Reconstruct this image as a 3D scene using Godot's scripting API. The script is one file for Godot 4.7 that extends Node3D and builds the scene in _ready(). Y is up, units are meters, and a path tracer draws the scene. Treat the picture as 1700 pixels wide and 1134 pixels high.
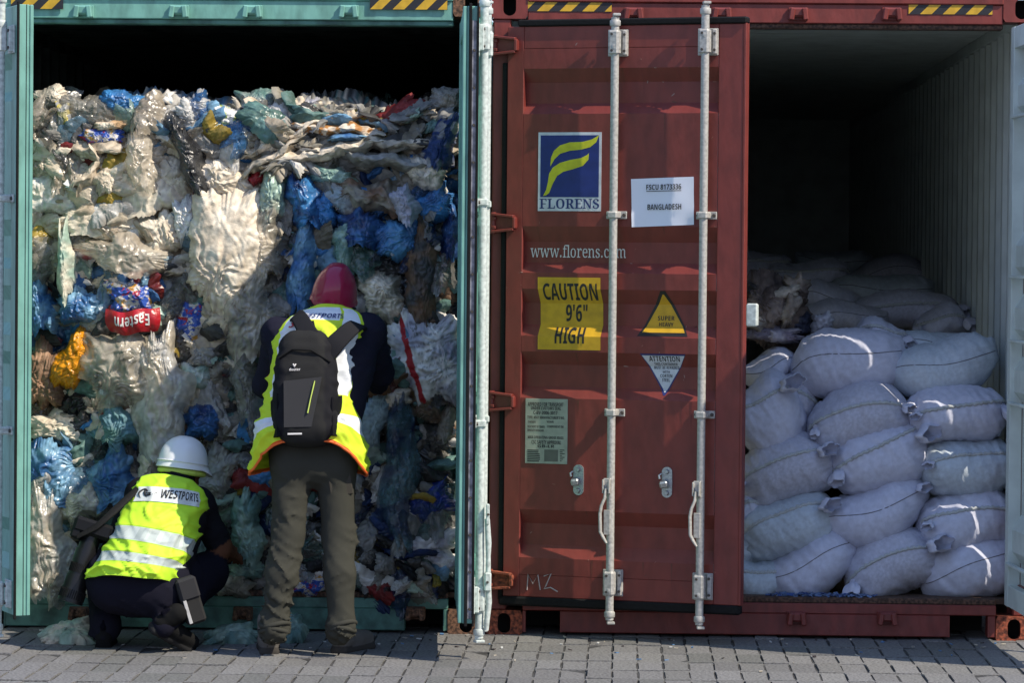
extends Node3D
# Two open shipping containers on a paved yard: one full of baled plastic waste, one of white sacks; two people look at the waste.
# Units are metres. x = 0 and y = 0 lie under the camera's eye, the container fronts stand on the plane z = 0.

const EYE := Vector3(0, 1.68, 16)
const FOCAL := 5936.0
var view := Basis(Vector3(0.99947, 0.0092, -0.03131), Vector3(-0.00989, 0.99971, -0.02188), Vector3(0.0311, 0.02218, 0.99927))
var sunlight := Vector3(-0.879, -1.034, -0.477).normalized()
var M := {}
var taken := {}
var na := FastNoiseLite.new()
var nb := FastNoiseLite.new()
var nc := FastNoiseLite.new()
var R := RandomNumberGenerator.new()


class MB:
	# collects triangles for one mesh
	var v := PackedVector3Array()
	var n := PackedVector3Array()
	var uv := PackedVector2Array()
	var c := PackedColorArray()
	var ix := PackedInt32Array()
	var col := Color(1, 1, 1)

	func tri(a: Vector3, b: Vector3, d: Vector3) -> void:
		var nn := (b - a).cross(d - a).normalized()
		var s := v.size()
		for p in [a, b, d]:
			v.append(p)
			n.append(nn)
			uv.append(Vector2(p.x, p.y))
			c.append(col)
		ix.append(s)
		ix.append(s + 2)
		ix.append(s + 1)

	func quad(a: Vector3, b: Vector3, d: Vector3, e: Vector3) -> void:
		tri(a, b, d)
		tri(a, d, e)

	func face(p: Array, out: Vector3) -> void:
		var nn: Vector3 = (p[1] - p[0]).cross(p[2] - p[0])
		if nn.dot(out) < 0:
			p.reverse()
		for k in range(1, p.size() - 1):
			tri(p[0], p[k], p[k + 1])

	func corner(h: Vector3, ch: float, s: Vector3, axis: int) -> Vector3:
		var q := h - Vector3(ch, ch, ch)
		q[axis] = h[axis]
		return q * s

	func box(o: Vector3, size: Vector3, b := Basis.IDENTITY, ch := 0.003) -> void:
		var h := size / 2.0
		ch = minf(ch, 0.4 * minf(h.x, minf(h.y, h.z)))
		for axis in 3:
			var u := (axis + 1) % 3
			var w := (axis + 2) % 3
			for sg in [-1.0, 1.0]:
				var pts := []
				for q in [[-1.0, -1.0], [1.0, -1.0], [1.0, 1.0], [-1.0, 1.0]]:
					var s := Vector3.ZERO
					s[axis] = sg
					s[u] = q[0]
					s[w] = q[1]
					pts.append(o + b * corner(h, ch, s, axis))
				var out := Vector3.ZERO
				out[axis] = sg
				face(pts, b * out)
			if ch <= 0.0:
				continue
			for sa in [-1.0, 1.0]:
				for sb in [-1.0, 1.0]:
					var s0 := Vector3.ZERO
					s0[u] = sa
					s0[w] = sb
					var s1 := s0
					s0[axis] = -1.0
					s1[axis] = 1.0
					var out := Vector3.ZERO
					out[u] = sa
					out[w] = sb
					face([o + b * corner(h, ch, s0, u), o + b * corner(h, ch, s1, u), o + b * corner(h, ch, s1, w), o + b * corner(h, ch, s0, w)], b * out)
		if ch > 0.0:
			for sx in [-1.0, 1.0]:
				for sy in [-1.0, 1.0]:
					for sz in [-1.0, 1.0]:
						var s := Vector3(sx, sy, sz)
						face([o + b * corner(h, ch, s, 0), o + b * corner(h, ch, s, 1), o + b * corner(h, ch, s, 2)], b * s)

	func span(a: Vector3, b: Vector3, ch := 0.003) -> void:
		box((a + b) / 2.0, (b - a).abs(), Basis.IDENTITY, ch)

	# a smooth sheet of nu x nv points; closed joins the last column to the first
	func grid(p: PackedVector3Array, nu: int, nv: int, closed := false, cols := PackedColorArray(), uvs := PackedVector2Array(), flip := false) -> void:
		var s := v.size()
		var nn := PackedVector3Array()
		nn.resize(p.size())
		var mu := nu if closed else nu - 1
		for j in nv - 1:
			for i in mu:
				var i2 := (i + 1) % nu
				var a := j * nu + i
				var b := j * nu + i2
				var d := (j + 1) * nu + i2
				var e := (j + 1) * nu + i
				var q := (p[d] - p[a]).cross(p[e] - p[b])
				if flip:
					q = -q
				nn[a] += q
				nn[b] += q
				nn[d] += q
				nn[e] += q
				if flip:
					ix.append_array(PackedInt32Array([s + a, s + b, s + d, s + a, s + d, s + e]))
				else:
					ix.append_array(PackedInt32Array([s + a, s + d, s + b, s + a, s + e, s + d]))
		v.append_array(p)
		for k in p.size():
			n.append(nn[k].normalized() if nn[k].length_squared() > 0 else Vector3.UP)
			uv.append(uvs[k] if uvs.size() else Vector2(float(k % nu) / (nu - 1), float(k / nu) / (nv - 1)))
			c.append(cols[k] if cols.size() else col)

	# the same sheet with a normal for each quad: sharp creases
	func facets(p: PackedVector3Array, nu: int, nv: int, cols: PackedColorArray, soft: float) -> void:
		var nn := PackedVector3Array()
		nn.resize(p.size())
		var qn := PackedVector3Array()
		for j in nv - 1:
			for i in nu - 1:
				var k := j * nu + i
				var q := (p[k + nu + 1] - p[k]).cross(p[k + nu] - p[k + 1]).normalized()
				qn.append(q)
				nn[k] += q
				nn[k + 1] += q
				nn[k + nu] += q
				nn[k + nu + 1] += q
		for j in nv - 1:
			for i in nu - 1:
				var k := j * nu + i
				var q := qn[j * (nu - 1) + i]
				var s := v.size()
				for m in [k, k + 1, k + nu + 1, k + nu]:
					v.append(p[m])
					n.append(q.lerp(nn[m].normalized(), soft).normalized())
					uv.append(Vector2.ZERO)
					c.append(cols[m])
				ix.append_array(PackedInt32Array([s, s + 2, s + 1, s, s + 3, s + 2]))

	# a tube along a path; radii one per point
	func tube(path: Array, radii: Array, sides := 12, squash := 1.0, caps := true) -> void:
		var p := PackedVector3Array()
		var count := path.size()
		var dir: Vector3 = (path[1] - path[0]).normalized()
		var side := dir.cross(Vector3.UP if absf(dir.y) < 0.9 else Vector3.RIGHT).normalized()
		for j in count:
			var t: Vector3 = (path[mini(j + 1, count - 1)] - path[maxi(j - 1, 0)]).normalized()
			side = (side - t * side.dot(t)).normalized()
			var up := t.cross(side)
			var r: float = radii[mini(j, radii.size() - 1)]
			for i in sides:
				var a := TAU * i / sides
				p.append(path[j] + side * cos(a) * r + up * sin(a) * r * squash)
		grid(p, sides, count, true)
		if caps:
			for e in [0, count - 1]:
				var t: Vector3 = (path[1] - path[0]) if e == 0 else (path[count - 1] - path[count - 2])
				for i in range(1, sides - 1):
					face([p[e * sides], p[e * sides + i], p[e * sides + i + 1]], -t if e == 0 else t)

	func bar(a: Vector3, b: Vector3, r: float, sides := 12) -> void:
		tube([a, b], [r, r], sides)

	# a flat outline in x, y pushed from z0 to z1
	func plate(pts: PackedVector2Array, z0: float, z1: float, xf := Transform3D.IDENTITY) -> void:
		var t := Geometry2D.triangulate_polygon(pts)
		for k in range(0, t.size(), 3):
			for zz in [[z1, 1.0], [z0, -1.0]]:
				var q := []
				for m in 3:
					q.append(xf * Vector3(pts[t[k + m]].x, pts[t[k + m]].y, zz[0]))
				face(q, xf.basis * Vector3(0, 0, zz[1]))
		var area := 0.0
		for k in pts.size():
			area += pts[k].cross(pts[(k + 1) % pts.size()])
		for k in pts.size():
			var a := pts[k]
			var b := pts[(k + 1) % pts.size()]
			var out := Vector2(b.y - a.y, a.x - b.x) * signf(area)
			face([xf * Vector3(a.x, a.y, z0), xf * Vector3(b.x, b.y, z0), xf * Vector3(b.x, b.y, z1), xf * Vector3(a.x, a.y, z1)], xf.basis * Vector3(out.x, out.y, 0))

	func done() -> ArrayMesh:
		var a := []
		a.resize(Mesh.ARRAY_MAX)
		a[Mesh.ARRAY_VERTEX] = v
		a[Mesh.ARRAY_NORMAL] = n
		a[Mesh.ARRAY_TEX_UV] = uv
		a[Mesh.ARRAY_COLOR] = c
		a[Mesh.ARRAY_INDEX] = ix
		var m := ArrayMesh.new()
		m.add_surface_from_arrays(Mesh.PRIMITIVE_TRIANGLES, a)
		return m


# ---------- helpers ----------
func numbered(called: String) -> String:
	taken[called] = taken.get(called, -1) + 1
	return called if taken[called] == 0 else "%s_%03d" % [called, taken[called]]

func tag(o: Node, label: String, category := "", group := "", kind := "") -> Node:
	if label:
		o.set_meta("label", label)
	if category:
		o.set_meta("category", category)
	if group:
		o.set_meta("group", group)
	if kind:
		o.set_meta("kind", kind)
	return o

func thing(called: String, label: String, category: String, at := Vector3.ZERO, group := "") -> Node3D:
	var o := Node3D.new()
	o.name = numbered(called)
	add_child(o)
	o.position = at
	tag(o, label, category, group)
	return o

func part(called: String, mesh: Mesh, m: Material, parent: Node, at := Transform3D.IDENTITY) -> MeshInstance3D:
	var o := MeshInstance3D.new()
	o.name = numbered(called) if parent == self else called
	o.mesh = mesh
	o.material_override = m
	o.transform = at
	parent.add_child(o, true)
	return o

func holder(called: String, parent: Node, at := Transform3D.IDENTITY) -> Node3D:
	var o := Node3D.new()
	o.name = called
	o.transform = at
	parent.add_child(o, true)
	return o

func ray(px: float, py: float) -> Vector3:
	return view * Vector3((px - 850.0) / FOCAL, -(py - 567.0) / FOCAL, -1.0)

# the point at depth z that was measured at (px, py) of the photograph
func spot(px: float, py: float, z := 0.0) -> Vector3:
	var d := ray(px, py)
	return EYE + d * ((z - EYE.z) / d.z)

func on_ground(px: float, py: float) -> Vector3:
	var d := ray(px, py)
	return EYE + d * (-EYE.y / d.y)

func lin(r: float, g: float, b: float) -> Color:
	return Color(r, g, b).linear_to_srgb()

func noise_tex(freq: float, lo: float, hi: float, normal := false, size := 512, kind := 0, bump := 4.0) -> NoiseTexture2D:
	var f := FastNoiseLite.new()
	f.seed = int(freq * 1000) + kind
	f.frequency = freq
	f.fractal_octaves = 5
	if kind == 1:
		f.noise_type = FastNoiseLite.TYPE_CELLULAR
		f.cellular_return_type = FastNoiseLite.RETURN_DISTANCE2_SUB
		f.cellular_jitter = 1.0
		f.fractal_octaves = 3
		f.fractal_gain = 0.45
		f.domain_warp_enabled = true
		f.domain_warp_amplitude = 18.0
		f.domain_warp_frequency = 0.015
	var t := NoiseTexture2D.new()
	t.width = size
	t.height = size
	t.seamless = true
	t.noise = f
	if normal:
		t.as_normal_map = true
		t.bump_strength = bump
	else:
		var g := Gradient.new()
		g.set_color(0, Color(lo, lo, lo))
		g.set_color(1, Color(hi, hi, hi))
		t.color_ramp = g
	return t

func mat(called: String, c: Color, rough: float, metal := 0.0, opts := {}) -> StandardMaterial3D:
	var m := StandardMaterial3D.new()
	m.resource_name = called
	m.albedo_color = lin(c.r, c.g, c.b)
	m.albedo_color.a = c.a
	m.roughness = rough
	m.metallic = metal
	m.metallic_specular = opts.get("spec", 0.5)
	if opts.has("tex") or opts.has("nrm"):
		m.uv1_triplanar = true
		m.uv1_world_triplanar = opts.get("world", true)
		var s: float = opts.get("scale", 1.0)
		m.uv1_scale = Vector3(s, s, s) * opts.get("stretch", Vector3.ONE)
	if opts.has("tex"):
		m.albedo_texture = opts.tex
	if opts.has("nrm"):
		m.normal_enabled = true
		m.normal_texture = opts.nrm
		m.normal_scale = opts.get("depth", 0.4)
	if opts.has("vc"):
		m.vertex_color_use_as_albedo = true
	if opts.has("back"):
		m.backlight_enabled = true
		m.backlight = Color(opts.back, opts.back, opts.back)
	if opts.has("coat"):
		m.clearcoat_enabled = true
		m.clearcoat = opts.coat
		m.clearcoat_roughness = opts.get("coat_rough", 0.1)
	if c.a < 1.0:
		m.transparency = BaseMaterial3D.TRANSPARENCY_ALPHA
	M[called] = m
	return m

func make_materials() -> void:
	var dirt := noise_tex(0.012, 0.55, 1.25)
	var fine := noise_tex(0.06, 0.72, 1.12)
	var streak := noise_tex(0.03, 0.82, 1.08)
	var peel := noise_tex(0.05, 0, 1, true, 512, 0, 3.0)
	var crinkle := noise_tex(0.014, 0, 1, true, 1024, 1, 9.0)
	var weave := noise_tex(0.15, 0, 1, true, 512, 0, 5.0)
	var rust := noise_tex(0.03, 0.25, 1.3)
	mat("red", Color(0.185, 0.03, 0.022), 0.5, 0, {tex = streak, nrm = peel, scale = 0.9, depth = 0.12, stretch = Vector3(1, 0.35, 1)})
	mat("red_rust", Color(0.36, 0.085, 0.038), 0.8, 0, {tex = rust, nrm = peel, scale = 2.5})
	mat("green", Color(0.175, 0.4, 0.335), 0.5, 0, {tex = streak, nrm = peel, scale = 0.9, depth = 0.12, stretch = Vector3(1, 0.35, 1)})
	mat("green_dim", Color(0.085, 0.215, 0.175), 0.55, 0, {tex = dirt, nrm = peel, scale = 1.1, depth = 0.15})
	mat("green_rust", Color(0.2, 0.1, 0.055), 0.85, 0, {tex = rust, nrm = peel, scale = 3.0})
	mat("brown_rust", Color(0.13, 0.07, 0.045), 0.85, 0, {tex = rust, nrm = peel, scale = 3.0})
	mat("inside", Color(0.58, 0.65, 0.62), 0.6, 0, {tex = noise_tex(0.02, 0.9, 1.05), scale = 0.5})
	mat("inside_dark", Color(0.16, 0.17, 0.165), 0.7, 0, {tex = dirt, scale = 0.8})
	mat("plywood", Color(0.11, 0.07, 0.045), 0.85, 0, {tex = dirt, scale = 2.0})
	mat("rubber", Color(0.013, 0.013, 0.013), 0.7, 0, {spec = 0.25, tex = fine, scale = 2.0})
	mat("grey_strip", Color(0.3, 0.3, 0.33), 0.55, 0.2, {tex = dirt, scale = 3.0})
	mat("rod_grey", Color(0.47, 0.46, 0.43), 0.5, 0.1, {tex = fine, nrm = peel, scale = 1.6, depth = 0.12})
	mat("rod_white", Color(0.6, 0.66, 0.63), 0.45, 0.0, {tex = fine, scale = 1.3})
	mat("zinc", Color(0.5, 0.52, 0.53), 0.42, 0.75, {tex = fine, scale = 3.0})
	mat("bolt", Color(0.08, 0.07, 0.06), 0.6, 0.4)
	mat("hollow", Color(0.012, 0.011, 0.01), 0.95)
	mat("print", Color(1, 1, 1), 0.5, 0, {vc = 1, tex = noise_tex(0.02, 0.85, 1.06), scale = 1.5})
	mat("black_ink", Color(0.012, 0.012, 0.014), 0.6)
	mat("navy_ink", Color(0.015, 0.03, 0.14), 0.55)
	mat("white_ink", Color(0.62, 0.6, 0.58), 0.6)
	mat("red_ink", Color(0.5, 0.02, 0.03), 0.6)
	mat("yellow_ink", Color(0.66, 0.64, 0.03), 0.5)
	mat("paper", Color(0.74, 0.76, 0.86), 0.75)
	mat("paver", Color(1, 1, 1), 0.9, 0, {vc = 1, tex = noise_tex(0.05, 0.62, 1.25), nrm = peel, scale = 2.2, depth = 0.5})
	mat("joint", Color(0.05, 0.049, 0.048), 0.95, 0, {tex = dirt, scale = 1.0})
	mat("yard", Color(0.2, 0.2, 0.2), 0.95, 0, {tex = dirt, scale = 0.3})
	mat("film", Color(1, 1, 1), 0.55, 0, {vc = 1, nrm = crinkle, scale = 1.5, depth = 0.7, back = 0.5, world = false, spec = 0.4})
	mat("gloss", Color(1, 1, 1), 0.3, 0, {vc = 1, nrm = crinkle, scale = 1.5, depth = 0.8, back = 0.45, world = false, spec = 0.5})
	mat("clear", Color(1, 1, 1, 0.55), 0.25, 0, {vc = 1, nrm = crinkle, scale = 1.5, depth = 0.8, back = 0.6, world = false, spec = 0.6})
	mat("waste", Color(1, 1, 1), 0.6, 0, {vc = 1, nrm = crinkle, scale = 2.4, depth = 0.8})
	mat("sack", Color(0.57, 0.59, 0.7), 0.72, 0, {tex = noise_tex(0.02, 0.9, 1.03), nrm = weave, scale = 3.0, depth = 0.3, world = false, back = 0.08})
	mat("sack_green", Color(0.52, 0.59, 0.65), 0.72, 0, {tex = noise_tex(0.025, 0.88, 1.03), nrm = weave, scale = 3.0, depth = 0.3, world = false, back = 0.08})
	mat("sack_dusty", Color(0.54, 0.55, 0.64), 0.75, 0, {tex = noise_tex(0.03, 0.85, 1.03), nrm = weave, scale = 3.0, depth = 0.3, world = false, back = 0.08})
	mat("sack_seam", Color(0.5, 0.53, 0.53), 0.8, 0, {tex = fine, scale = 6.0})
	mat("stitch", Color(0.16, 0.16, 0.18), 0.8)
	mat("cloth", Color(1, 1, 1), 0.9, 0, {spec = 0.15, vc = 1, nrm = weave, scale = 5.0, depth = 0.35, world = false})
	mat("helmet_red", Color(0.26, 0.003, 0.042), 0.35, 0, {coat = 0.7, coat_rough = 0.1, spec = 0.3})
	mat("helmet_white", Color(0.74, 0.75, 0.78), 0.32, 0, {coat = 0.4})
	mat("pack", Color(0.7, 0.7, 0.7), 0.8, 0, {spec = 0.2, vc = 1, nrm = weave, scale = 6.0, depth = 0.4, world = false})
	mat("camera", Color(0.008, 0.008, 0.009), 0.45, 0, {spec = 0.3, nrm = weave, scale = 8.0, depth = 0.2})
	mat("lens", Color(0.01, 0.01, 0.011), 0.3, 0.0, {spec = 0.4})
	mat("lime", Color(0.5, 0.62, 0.12), 0.6)
	mat("orange", Color(0.75, 0.13, 0.02), 0.6)
	mat("reflective", Color(0.62, 0.66, 0.64), 0.4, 0.1, {nrm = crinkle, scale = 3.0, depth = 0.3})
	mat("visor", Color(0.2, 0.2, 0.22), 0.3)

# lettering, mapped by place(x, y) -> point; the words fill the box x0..x1, y0..y1
func words(txt: String, box: Rect2, bold: bool, face_name: String, fine_step: float, place: Callable, called: String, m: Material, parent: Node, turn := 0.0) -> void:
	var f := SystemFont.new()
	f.font_names = PackedStringArray([face_name])
	f.font_weight = 700 if bold else 400
	var t := TextMesh.new()
	t.text = txt
	t.font = f
	t.font_size = 48
	t.pixel_size = 0.01
	t.depth = 0.0
	t.curve_step = 4.0 if txt.length() < 14 else 8.0
	var a := t.get_mesh_arrays()
	var vs: PackedVector3Array = a[Mesh.ARRAY_VERTEX]
	var id: PackedInt32Array = a[Mesh.ARRAY_INDEX] if a[Mesh.ARRAY_INDEX] != null else PackedInt32Array()
	if vs.is_empty():
		return
	if id.is_empty():
		id = PackedInt32Array(range(vs.size()))
	var lo := vs[0]
	var hi := vs[0]
	for p in vs:
		lo = lo.min(p)
		hi = hi.max(p)
	var b := MB.new()
	var todo := []
	for k in range(0, id.size(), 3):
		var q := []
		for e in 3:
			var p := vs[id[k + e]]
			var g := Vector2((p.x - lo.x) / (hi.x - lo.x), (p.y - lo.y) / (hi.y - lo.y))
			if turn != 0.0:
				g = (g - Vector2(0.5, 0.5)).rotated(turn) + Vector2(0.5, 0.5)
			q.append(box.position + g * box.size)
		todo.append(q)
	while todo.size():
		var q: Array = todo.pop_back()
		if fine_step > 0:
			var cut := -1
			for e in 3:
				if absf(q[e].y - q[(e + 1) % 3].y) > fine_step and (cut < 0 or absf(q[e].y - q[(e + 1) % 3].y) > absf(q[cut].y - q[(cut + 1) % 3].y)):
					cut = e
			if cut >= 0:
				var mid: Vector2 = (q[cut] + q[(cut + 1) % 3]) / 2.0
				todo.append([q[cut], mid, q[(cut + 2) % 3]])
				todo.append([mid, q[(cut + 1) % 3], q[(cut + 2) % 3]])
				continue
		var p0: Vector3 = place.call(q[0])
		var p1: Vector3 = place.call(q[1])
		var p2: Vector3 = place.call(q[2])
		if (p1 - p0).cross(p2 - p0).length() > 1e-12:
			var out: Vector3 = place.call(q[0] + Vector2(0.01, 0)) - p0
			out = out.cross(place.call(q[0] + Vector2(0, 0.01)) - p0)
			b.face([p0, p1, p2], out)
	part(called, b.done(), m, parent)


func _ready() -> void:
	var cam := Camera3D.new()
	cam.name = "camera"
	cam.fov = rad_to_deg(2.0 * atan(567.75 / FOCAL))
	cam.near = 0.1
	cam.far = 400.0
	cam.transform = Transform3D(view.orthonormalized(), EYE)
	add_child(cam)
	cam.current = true
	var sky := ProceduralSkyMaterial.new()
	sky.sky_top_color = lin(0.18, 0.28, 0.54)
	sky.sky_horizon_color = lin(0.55, 0.6, 0.7)
	sky.ground_bottom_color = lin(0.2, 0.2, 0.2)
	sky.ground_horizon_color = lin(0.4, 0.42, 0.45)
	sky.sky_curve = 0.2
	sky.sky_energy_multiplier = 1.12
	sky.ground_energy_multiplier = 0.6
	var env := Environment.new()
	env.background_mode = Environment.BG_SKY
	env.sky = Sky.new()
	env.sky.sky_material = sky
	env.tonemap_mode = Environment.TONE_MAPPER_LINEAR
	env.tonemap_exposure = 1.36
	env.sdfgi_enabled = true
	env.ssao_enabled = true
	env.ssil_enabled = true
	var we := WorldEnvironment.new()
	we.name = "world"
	we.environment = env
	add_child(we)
	var sun := DirectionalLight3D.new()
	sun.name = "sun"
	sun.light_energy = 1.4
	sun.light_color = Color(1.0, 0.955, 0.88)
	sun.light_angular_distance = 0.5
	sun.shadow_enabled = true
	sun.basis = Basis.looking_at(sunlight, Vector3.UP)
	add_child(sun)

	R.seed = 11
	na.seed = 3
	na.frequency = 1.0
	na.fractal_octaves = 3
	nb.seed = 8
	nb.frequency = 1.0
	nb.fractal_type = FastNoiseLite.FRACTAL_NONE
	nc.seed = 5
	nc.noise_type = FastNoiseLite.TYPE_CELLULAR
	nc.cellular_return_type = FastNoiseLite.RETURN_CELL_VALUE
	nc.frequency = 1.0
	make_materials()
	build_ground()
	build_red_container()
	build_green_container()
	build_sacks()
	build_waste()
	build_standing_person()
	build_crouching_person()
	build_litter()


# ---------- ground ----------
func build_ground() -> void:
	var b := MB.new()
	b.quad(Vector3(-200, 0, 200), Vector3(200, 0, 200), Vector3(200, 0, -200), Vector3(-200, 0, -200))
	var g := part("ground", b.done(), M.yard, self)
	tag(g, "grey paved container yard reaching away under the containers", "ground", "", "structure")
	b = MB.new()
	b.quad(Vector3(-14, 0.004, 19), Vector3(14, 0.004, 19), Vector3(14, 0.004, -1.2), Vector3(-14, 0.004, -1.2))
	part("joint_sand", b.done(), M.joint, g)
	var kinds := []
	for k in 10:
		b = MB.new()
		var t := 0.185 + 0.008 * (k - 5)
		b.col = Color(t, t * 0.985, t * (0.945 + 0.012 * (k % 3)))
		var o := PackedVector2Array()
		for q in [[-0.0522, -0.156], [0.0522, -0.156], [0.0522, -0.118], [0.0475, -0.105], [0.0475, 0.105], [0.0522, 0.118], [0.0522, 0.156], [-0.0522, 0.156], [-0.0522, 0.118], [-0.0475, 0.105], [-0.0475, -0.105], [-0.0522, -0.118]]:
			o.append(Vector2(q[0], q[1]))
		b.plate(o, -0.03, 0.03, Transform3D(Basis(Vector3(1, 0, 0), Vector3(0, 0, -1), Vector3(0, 1, 0)), Vector3.ZERO))
		kinds.append(b.done())
	var rest := []
	for k in 10:
		rest.append([])
	var built := 0
	R.seed = 77
	for row in range(-3, 58):
		for colm in range(-132, 133):
			var p := Vector3(-0.032 + 0.1055 * (colm + 0.5), -0.021 + R.randf_range(-0.004, 0.004), 0.07 + 0.321 * (row + 0.5))
			var k := clampi(int(4.5 + 5.0 * na.get_noise_2d(p.x * 0.7, p.z * 0.7) + R.randfn(0.0, 1.8)), 0, 9)
			var turn := Basis.from_euler(Vector3(R.randf_range(-0.012, 0.012), R.randf_range(-0.012, 0.012), R.randf_range(-0.02, 0.02)))
			p.x += R.randf_range(-0.0022, 0.0022)
			p.z += R.randf_range(-0.004, 0.004)
			var d := view.inverse() * (p - EYE)
			var sx := 850.0 - FOCAL * d.x / d.z
			var sy := 567.0 + FOCAL * d.y / d.z
			if sx > -40 and sx < 1740 and sy < 1160 and p.z > -0.5 and built < 300:
				part("paver", kinds[k], M.paver, g, Transform3D(turn, p))
				built += 1
			else:
				rest[k].append(Transform3D(turn, p))
	for k in 10:
		var mm := MultiMesh.new()
		mm.transform_format = MultiMesh.TRANSFORM_3D
		mm.mesh = kinds[k]
		mm.instance_count = rest[k].size()
		for i in rest[k].size():
			mm.set_instance_transform(i, rest[k][i])
		var o := MultiMeshInstance3D.new()
		o.name = "pavers"
		o.multimesh = mm
		o.material_override = M.paver
		o.set_meta("kind", "stuff")
		g.add_child(o, true)


# ---------- container pieces ----------
# a corner fitting with its oval hole in the front
func casting(parent: Node, x0: float, y0: float, m: Material) -> void:
	var b := MB.new()
	var w := 0.162
	var h := 0.118
	var z := 0.004
	var c := Vector2(x0 + w / 2, y0 + h / 2)
	var inner := []
	var outer := []
	for k in 32:
		var a := TAU * (k + 0.5) / 32
		var d := Vector2(cos(a), sin(a))
		var q := Vector2(d.x * 0.029, d.y * 0.029 + signf(d.y) * 0.017)
		inner.append(c + q)
		var s := minf(w / 2 / maxf(absf(d.x), 1e-5), h / 2 / maxf(absf(d.y), 1e-5))
		outer.append(c + d * s)
	for k in 32:
		var j := (k + 1) % 32
		var i0 := Vector3(inner[k].x, inner[k].y, z)
		var i1 := Vector3(inner[j].x, inner[j].y, z)
		b.face([i0, i1, Vector3(outer[j].x, outer[j].y, z), Vector3(outer[k].x, outer[k].y, z)], Vector3(0, 0, 1))
		b.face([i0, i1, i1 - Vector3(0, 0, 0.03), i0 - Vector3(0, 0, 0.03)], Vector3(c.x - inner[k].x, c.y - inner[k].y, 0))
	for s in [-1.0, 1.0]:
		b.face([Vector3(c.x + s * w / 2, y0, z), Vector3(c.x + s * w / 2, y0 + h, z), Vector3(c.x + s * w / 2, y0 + h, -0.174), Vector3(c.x + s * w / 2, y0, -0.174)], Vector3(s, 0, 0))
		b.face([Vector3(x0, c.y + s * h / 2, z), Vector3(x0 + w, c.y + s * h / 2, z), Vector3(x0 + w, c.y + s * h / 2, -0.174), Vector3(x0, c.y + s * h / 2, -0.174)], Vector3(0, s, 0))
	var o := part("corner_casting", b.done(), m, parent)
	b = MB.new()
	b.span(Vector3(x0 + 0.012, y0 + 0.012, -0.16), Vector3(x0 + w - 0.012, y0 + h - 0.012, -0.1), 0)
	part("hollow", b.done(), M.hollow, o)

func hat_lug(parent: Node, px: float, py: float, m: Material, y_down := 1.0) -> void:
	var p := spot(px, py, 0.0)
	var b := MB.new()
	b.box(Vector3(0, 0, 0.008), Vector3(0.088, 0.058, 0.016), Basis.IDENTITY, 0.006)
	b.box(Vector3(0, 0.006 * y_down, 0.03), Vector3(0.07, 0.042, 0.05), Basis.IDENTITY, 0.015)
	for s in [-1.0, 1.0]:
		b.box(Vector3(0.029 * s, -0.002 * y_down, 0.04), Vector3(0.024, 0.056, 0.054), Basis(Vector3(0, 0, 1), 0.14 * s), 0.01)
	part("cam_keeper", b.done(), m, parent, Transform3D(Basis.IDENTITY, p))

# black and yellow stripes stuck to a rail
func hazard(parent: Node, l: float, t: float, r: float, bt: float, z: float, shift: float) -> void:
	var p0 := spot(l, bt, z)
	var p1 := spot(r, t, z)
	var b := MB.new()
	b.col = Color(0.018, 0.018, 0.02)
	b.span(Vector3(p0.x, p0.y, z - 0.004), Vector3(p1.x, p1.y, z + 0.002), 0)
	b.col = Color(0.6, 0.36, 0.02)
	var h := p1.y - p0.y
	var step := 0.101
	var k := -2
	while p0.x + k * step < p1.x:
		var x := p0.x + k * step + shift
		var q := PackedVector2Array([Vector2(x, p0.y), Vector2(x + 0.052, p0.y), Vector2(x + 0.052 + h, p1.y), Vector2(x + h, p1.y)])
		var frame := PackedVector2Array([Vector2(p0.x + 0.001, p0.y + 0.001), Vector2(p1.x - 0.001, p0.y + 0.001), Vector2(p1.x - 0.001, p1.y - 0.001), Vector2(p0.x + 0.001, p1.y - 0.001)])
		for poly in Geometry2D.intersect_polygons(q, frame):
			b.plate(poly, z + 0.002, z + 0.0032)
		k += 1
	part("hazard_stripes", b.done(), M.print, parent)

# a corrugated sheet: along(t) runs over the waves, from a to b; up is the other edge; out the depth direction
func waves(a: Vector3, b: Vector3, up: Vector3, out: Vector3, pitch: float, depth: float) -> ArrayMesh:
	var m := MB.new()
	var length := a.distance_to(b)
	var dir := (b - a) / length
	var pts := [0.0]
	var offs := [0.0]
	var t := pitch * 0.25
	while t < length - pitch:
		for q in [[0.0, 0.0], [0.25, 1.0], [0.5, 1.0], [0.75, 0.0]]:
			pts.append(t + q[0] * pitch)
			offs.append(q[1])
		t += pitch
	pts.append(length)
	offs.append(0.0)
	for k in pts.size() - 1:
		var p: Vector3 = a + dir * pts[k] + out * depth * offs[k]
		var q: Vector3 = a + dir * pts[k + 1] + out * depth * offs[k + 1]
		m.face([p, q, q + up, p + up], out)
	return m.done()

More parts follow.
